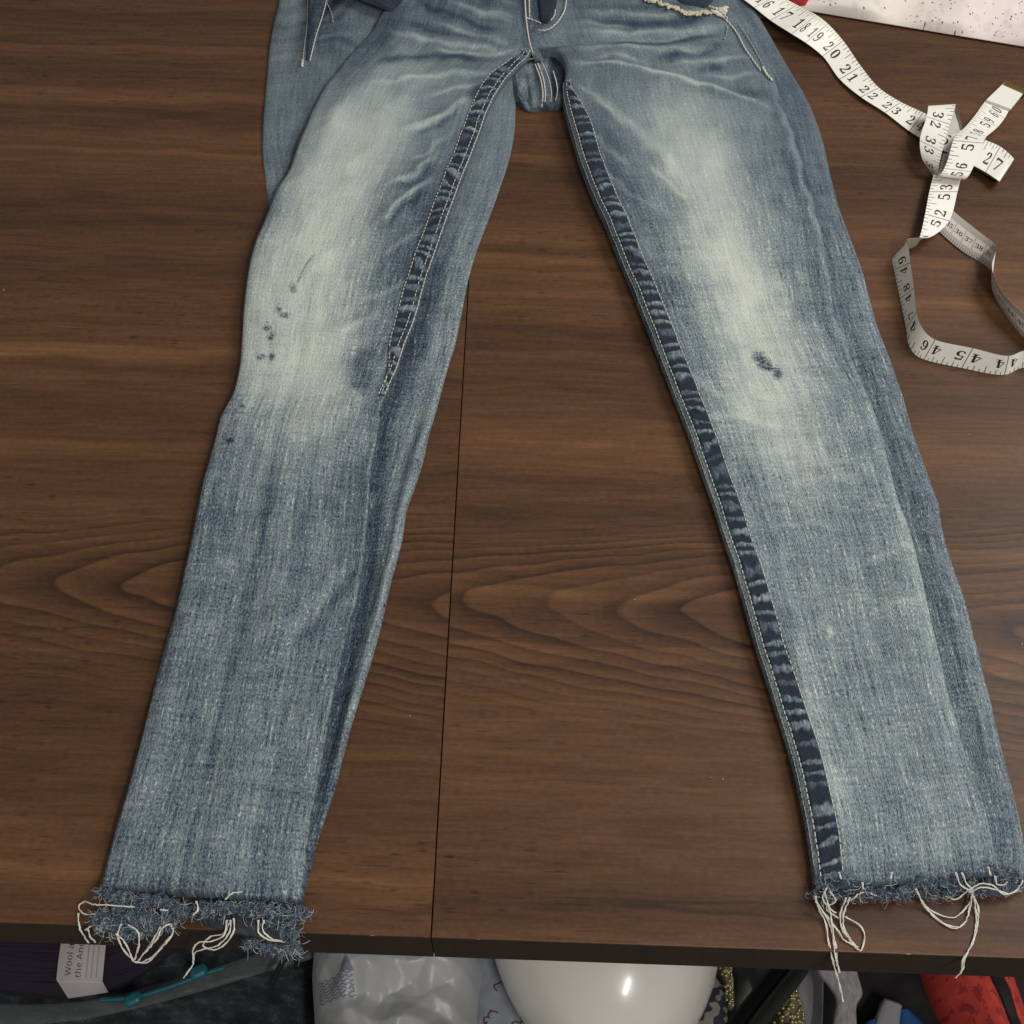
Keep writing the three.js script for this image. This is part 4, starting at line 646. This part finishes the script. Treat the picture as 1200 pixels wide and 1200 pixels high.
// white plastic carrier bag
{
  const g = thing('plastic_bag', 'crumpled white translucent plastic bag with blue print under the table seam', 'bag');
  const S = sheet({ left: [[384, 1085], [374, 1120], [370, 1150], [371, 1190], [376, 1260]], right: [[520, 1085], [556, 1120], [570, 1148], [566, 1190], [560, 1260]], h: BELOW + 0.02, T: 0.09, p: 2.4, wr: (x, z) => { const wx = 0.35 * n2(x * 14, z * 14), tri = (v) => Math.abs(v - Math.floor(v) - 0.5) * 2; let s = 0; for (let k = 0; k < 6; k++) { const an = k * 1.13 + 0.4, f = 7 + 5.5 * k; s += (0.20 / f) * tri((x * Math.cos(an) + z * Math.sin(an)) * f + wx * (1 + 0.3 * k) + k * 0.37) * (0.6 + 0.6 * n2(x * 9 + k * 7, z * 9)); } return s + 0.006 * n2(x * 12, z * 12); } });
  const cv = document.createElement('canvas'); cv.width = 512; cv.height = 512; const x = cv.getContext('2d'); x.fillStyle = '#c3c4c4'; x.fillRect(0, 0, 512, 512);
  x.strokeStyle = 'rgba(92,100,135,0.7)'; x.lineWidth = 4; for (let r = 0; r < 7; r++) { x.beginPath(); for (let k = 0; k <= 20; k++) { const X = 34 + k * (6 - r * 0.1), Y = 168 + r * 11 + 4 * Math.sin(k * 1.7 + r); if (k) x.lineTo(X, Y); else x.moveTo(X, Y); } x.stroke(); }
  x.fillStyle = 'rgba(92,100,135,0.6)'; x.beginPath(); x.moveTo(104, 240); x.lineTo(150, 236); x.lineTo(126, 290); x.fill();
  const t = new THREE.CanvasTexture(cv); t.colorSpace = THREE.SRGBColorSpace; t.magFilter = t.minFilter = THREE.LinearFilter;
  mesh('bag_film', S.geometry(90, 90, BELOW), new THREE.MeshPhysicalMaterial({ map: t, roughness: 0.42, side: THREE.DoubleSide, transmission: 0.25, thickness: 0, clearcoat: 0.25, clearcoatRoughness: 0.3 }), g);
}
// grey bag with red script
{
  const cv = document.createElement('canvas'); cv.width = 256; cv.height = 512; const x = cv.getContext('2d'); x.fillStyle = '#858b92'; x.fillRect(0, 0, 256, 512);
  x.strokeStyle = '#5a1c24'; x.lineWidth = 4.5; x.lineCap = 'round';
  const R = rng(6); for (let k = 0; k < 9; k++) { let X = 40 + (k % 3) * 75 + 20 * R(), Y = 60 + Math.floor(k / 3) * 130 + 30 * R(); x.beginPath(); x.moveTo(X, Y); for (let s = 0; s < 5; s++) { const nx_ = X + 44 * (R() - 0.35), ny = Y + 44 * (R() - 0.35); x.quadraticCurveTo(X + 34 * (R() - 0.5), Y + 34 * R(), nx_, ny); X = nx_; Y = ny; } x.stroke(); }
  const t = new THREE.CanvasTexture(cv); t.colorSpace = THREE.SRGBColorSpace; t.magFilter = t.minFilter = THREE.LinearFilter;
  pile('bag', 'grey bag printed with dark red script beside the white bowl', 'bag', { left: [[500, 1085], [515, 1130], [535, 1190], [540, 1260]], right: [[640, 1085], [640, 1130], [640, 1190], [640, 1260]], T: 0.07, wr: (x, z) => 0.010 * fbm(x * 22, z * 22, 3) }, std(0xffffff, 0.75, { map: t }));
}
// white glossy bowl
{
  const c = at(708, 1078, BELOW + 0.09), out = [], inn = [];
  for (let i = 0; i <= 26; i++) { const a = (i / 26) * 1.45, r = 0.112 * Math.pow(Math.sin(a), 0.92), y = 0.175 * (1 - Math.cos(a)); out.push([r, y]); inn.unshift([Math.max(0, r - 0.004), y + 0.004]); }
  const g = new THREE.LatheGeometry([...out, [out[26][0] + 0.002, out[26][1] + 0.003], ...inn].map((p) => new THREE.Vector2(p[0] + 0.00005, p[1])), 96); g.translate(0, -0.15, 0); g.rotateX(-2.0); g.rotateZ(-0.12); g.translate(c.x, c.y, c.z);
  const m = mesh('bowl', g, new THREE.MeshPhysicalMaterial({ color: 0xe6e3da, roughness: 0.3, clearcoat: 0.6, clearcoatRoughness: 0.16, side: THREE.DoubleSide })); tag(m, 'glossy white upturned bowl below the middle of the near table edge', 'bowl');
}
// beaded cloth and its neighbours
{
  const beadCloth = (name, label, px, seed, n) => {
    const g = thing(name, label, 'beaded cloth'); const S = sheet({ ...px, h: BELOW + 0.03, p: 2.3, T: 0.075, wr: (x, z) => 0.004 * fbm(x * 30, z * 30, 2) });
    mesh('cloth', S.geometry(30, 30, BELOW), std(0x6d654c, 0.8), g); const R = rng(seed), geos = [];
    for (let i = 0; i < n; i++) { const q = S.pos(0.06 + 0.88 * R(), 0.06 + 0.88 * R()), b = new THREE.IcosahedronGeometry(0.0019, 1); b.translate(q.x, q.y + 0.0012, q.z); geos.push(b); }
    stuffPart(mesh('beads', mergeGeometries(geos), std(0xa99f74, 0.22, { metalness: 0.55 }), g));
  };
  beadCloth('beaded_cloth', 'gold beaded cloth beside the right rim of the white bowl', { left: [[818, 1100], [820, 1120], [828, 1150], [836, 1200]], right: [[842, 1100], [848, 1130], [851, 1165], [852, 1210]] }, 4, 120);
  beadCloth('beaded_cloth', 'gold beaded cloth lower down beside the black strap', { left: [[880, 1165], [888, 1185], [890, 1230]], right: [[920, 1168], [932, 1190], [936, 1230]] }, 9, 120);
  const leaf = noisyMap(256, 256, (i, j, c) => { const a = n2(i * 0.012 + j * 0.02, j * 0.03 - i * 0.02), s = sstep(0.0, 0.12, a); c[0] = lerp(30, 120, s); c[1] = lerp(36, 118, s); c[2] = lerp(44, 108, s); });
  pile('printed_cloth', 'dark grey cloth with pale leafy pattern in front of the bowl rim', 'cloth', { left: [[788, 1178], [786, 1200], [780, 1250]], right: [[830, 1140], [848, 1168], [856, 1250]], h: BELOW + 0.08, T: 0.04, wr: (x, z) => 0.006 * fbm(x * 40, z * 40, 3) }, std(0xffffff, 0.85, { map: leaf }));
  const gm = noisyMap(256, 256, (i, j, c) => { const n = fbm(i * 0.02, j * 0.012, 3); const v = 132 + 40 * n; c[0] = v; c[1] = v; c[2] = v + 3; });
  pile('grey_cloth', 'light grey satin cloth with soft folds behind the black strap', 'cloth', { left: [[840, 1080], [846, 1130], [852, 1190], [850, 1260]], right: [[968, 1080], [965, 1130], [963, 1190], [960, 1260]], h: BELOW, T: 0.06, wr: (x, z) => 0.012 * Math.sin(x * 110 + 5 * n2(x * 9, z * 9) + z * 25) + 0.006 * fbm(x * 30, z * 30, 3) }, std(0xffffff, 0.55, { map: gm }), 80, 40);
  const sp = [[948, 1095], [930, 1130], [905, 1162], [872, 1205], [850, 1240]].map((p) => at(p[0], p[1], BELOW + 0.11)), sc = new THREE.CatmullRomCurve3(sp), geo = [];
  const shp = new THREE.Shape(); shp.absellipse(0, 0, 0.0035, 0.0145, 0, Math.PI * 2); const eg = new THREE.ExtrudeGeometry(shp, { steps: 60, bevelEnabled: false, extrudePath: sc, curveSegments: 12 });
  const strap = thing('strap', 'black shiny strap running diagonally over the grey cloth', 'strap'); mesh('band', eg, std(0x0b0a0a, 0.35), strap);
  mesh('piping', tube(sp.map((q) => q.clone().add(new THREE.Vector3(0.002, 0.0075, 0.0))), 0.0016, 60, 8), std(0x161414, 0.3), strap);
  const rib = noisyMap(128, 256, (i, j, c) => { const n = fbm(i * 0.08, j * 0.06, 3), v = 148 + 26 * n; c[0] = v; c[1] = v - 2; c[2] = v; });
  pile('ribbon', 'pale grey-white ribbon with ragged sides hanging right of the strap', 'ribbon', { left: [[952, 1100], [957, 1138], [972, 1158], [979, 1172], [976, 1200], [974, 1250]], right: [[1006, 1100], [1004, 1140], [1010, 1166], [1003, 1180], [1003, 1210], [1000, 1250]], h: BELOW + 0.10, T: 0.008, p: 4, wr: (x, z) => 0.003 * fbm(x * 60, z * 60, 3) }, std(0xffffff, 0.7, { map: rib }));
  pile('black_bag', 'black bag filling the shade at the lower right below the table', 'bag', { left: [[940, 1080], [945, 1150], [950, 1260]], right: [[1300, 1090], [1300, 1150], [1300, 1260]], h: BELOW, T: 0.045, wr: (x, z) => 0.010 * fbm(x * 18, z * 18, 3) }, std(0x0c0b0c, 0.75), 80, 40);
  const pk = thing('packet', 'small grey and blue packet on the black bag', 'packet');
  const S1 = sheet({ left: [[1034, 1172], [1026, 1190], [1020, 1220]], right: [[1056, 1180], [1054, 1195], [1050, 1222]], h: BELOW + 0.06, T: 0.010, p: 4 }), S2 = sheet({ left: [[1053, 1184], [1051, 1196], [1046, 1222]], right: [[1062, 1184], [1080, 1200], [1090, 1222]], h: BELOW + 0.06, T: 0.009, p: 4 });
  mesh('grey_side', S1.geometry(16, 16, BELOW), std(0x8c8d90, 0.5), pk); mesh('blue_side', S2.geometry(16, 16, BELOW), std(0x124a86, 0.5), pk);
  const S3 = sheet({ left: [[1012, 1200], [1016, 1222]], right: [[1026, 1194], [1024, 1222]], h: BELOW + 0.06, T: 0.009, p: 4 }); mesh('blue_side', S3.geometry(12, 12, BELOW), std(0x12406e, 0.5), pk);
}
// red bag with black stripes
{
  const g = thing('red_bag', 'coral red sports bag with black curved stripes at the lower right', 'bag');
  const S = sheet({ left: [[1062, 1085], [1074, 1135], [1086, 1170], [1108, 1215], [1130, 1260]], right: [[1150, 1085], [1166, 1140], [1176, 1180], [1186, 1215], [1200, 1260]], h: BELOW + 0.04, T: 0.10, p: 2.3, wr: (x, z) => 0.006 * fbm(x * 24, z * 24, 3) });
  const m = noisyMap(256, 256, (i, j, c) => { const n = fbm(i * 0.05, j * 0.05, 4), k = sstep(0.22, 0.34, n2(i * 0.045 + 2, j * 0.05) + 0.4 * n2(i * 0.2, j * 0.2)) * (j > 70 ? 0.8 : 0.3); c[0] = lerp(214 + 26 * n, 120, k * 0.6); c[1] = lerp(72 + 22 * n, 28, k * 0.6); c[2] = lerp(62 + 18 * n, 28, k * 0.6); });
  mesh('bag_body', S.geometry(50, 50, BELOW), std(0xffffff, 0.7, { map: m }), g);
  mesh('stripe', stripOn(S, (t) => 0.40 + 0.02 * t, (t) => 0.62 - 0.04 * t, 0.05, 0.95, 50, 8, (w) => 0.0025 - 0.004 * (w < 0.02 || w > 0.98 ? 1 : 0)), std(0x17120f, 0.7), g);
  mesh('stripe', stripOn(S, (t) => 0.80, (t) => 0.94 - 0.05 * t, 0.05, 0.75, 50, 8, (w) => 0.0025 - 0.004 * (w < 0.02 || w > 0.98 ? 1 : 0)), std(0x2a1012, 0.7), g);
}
renderer.render(scene, camera);
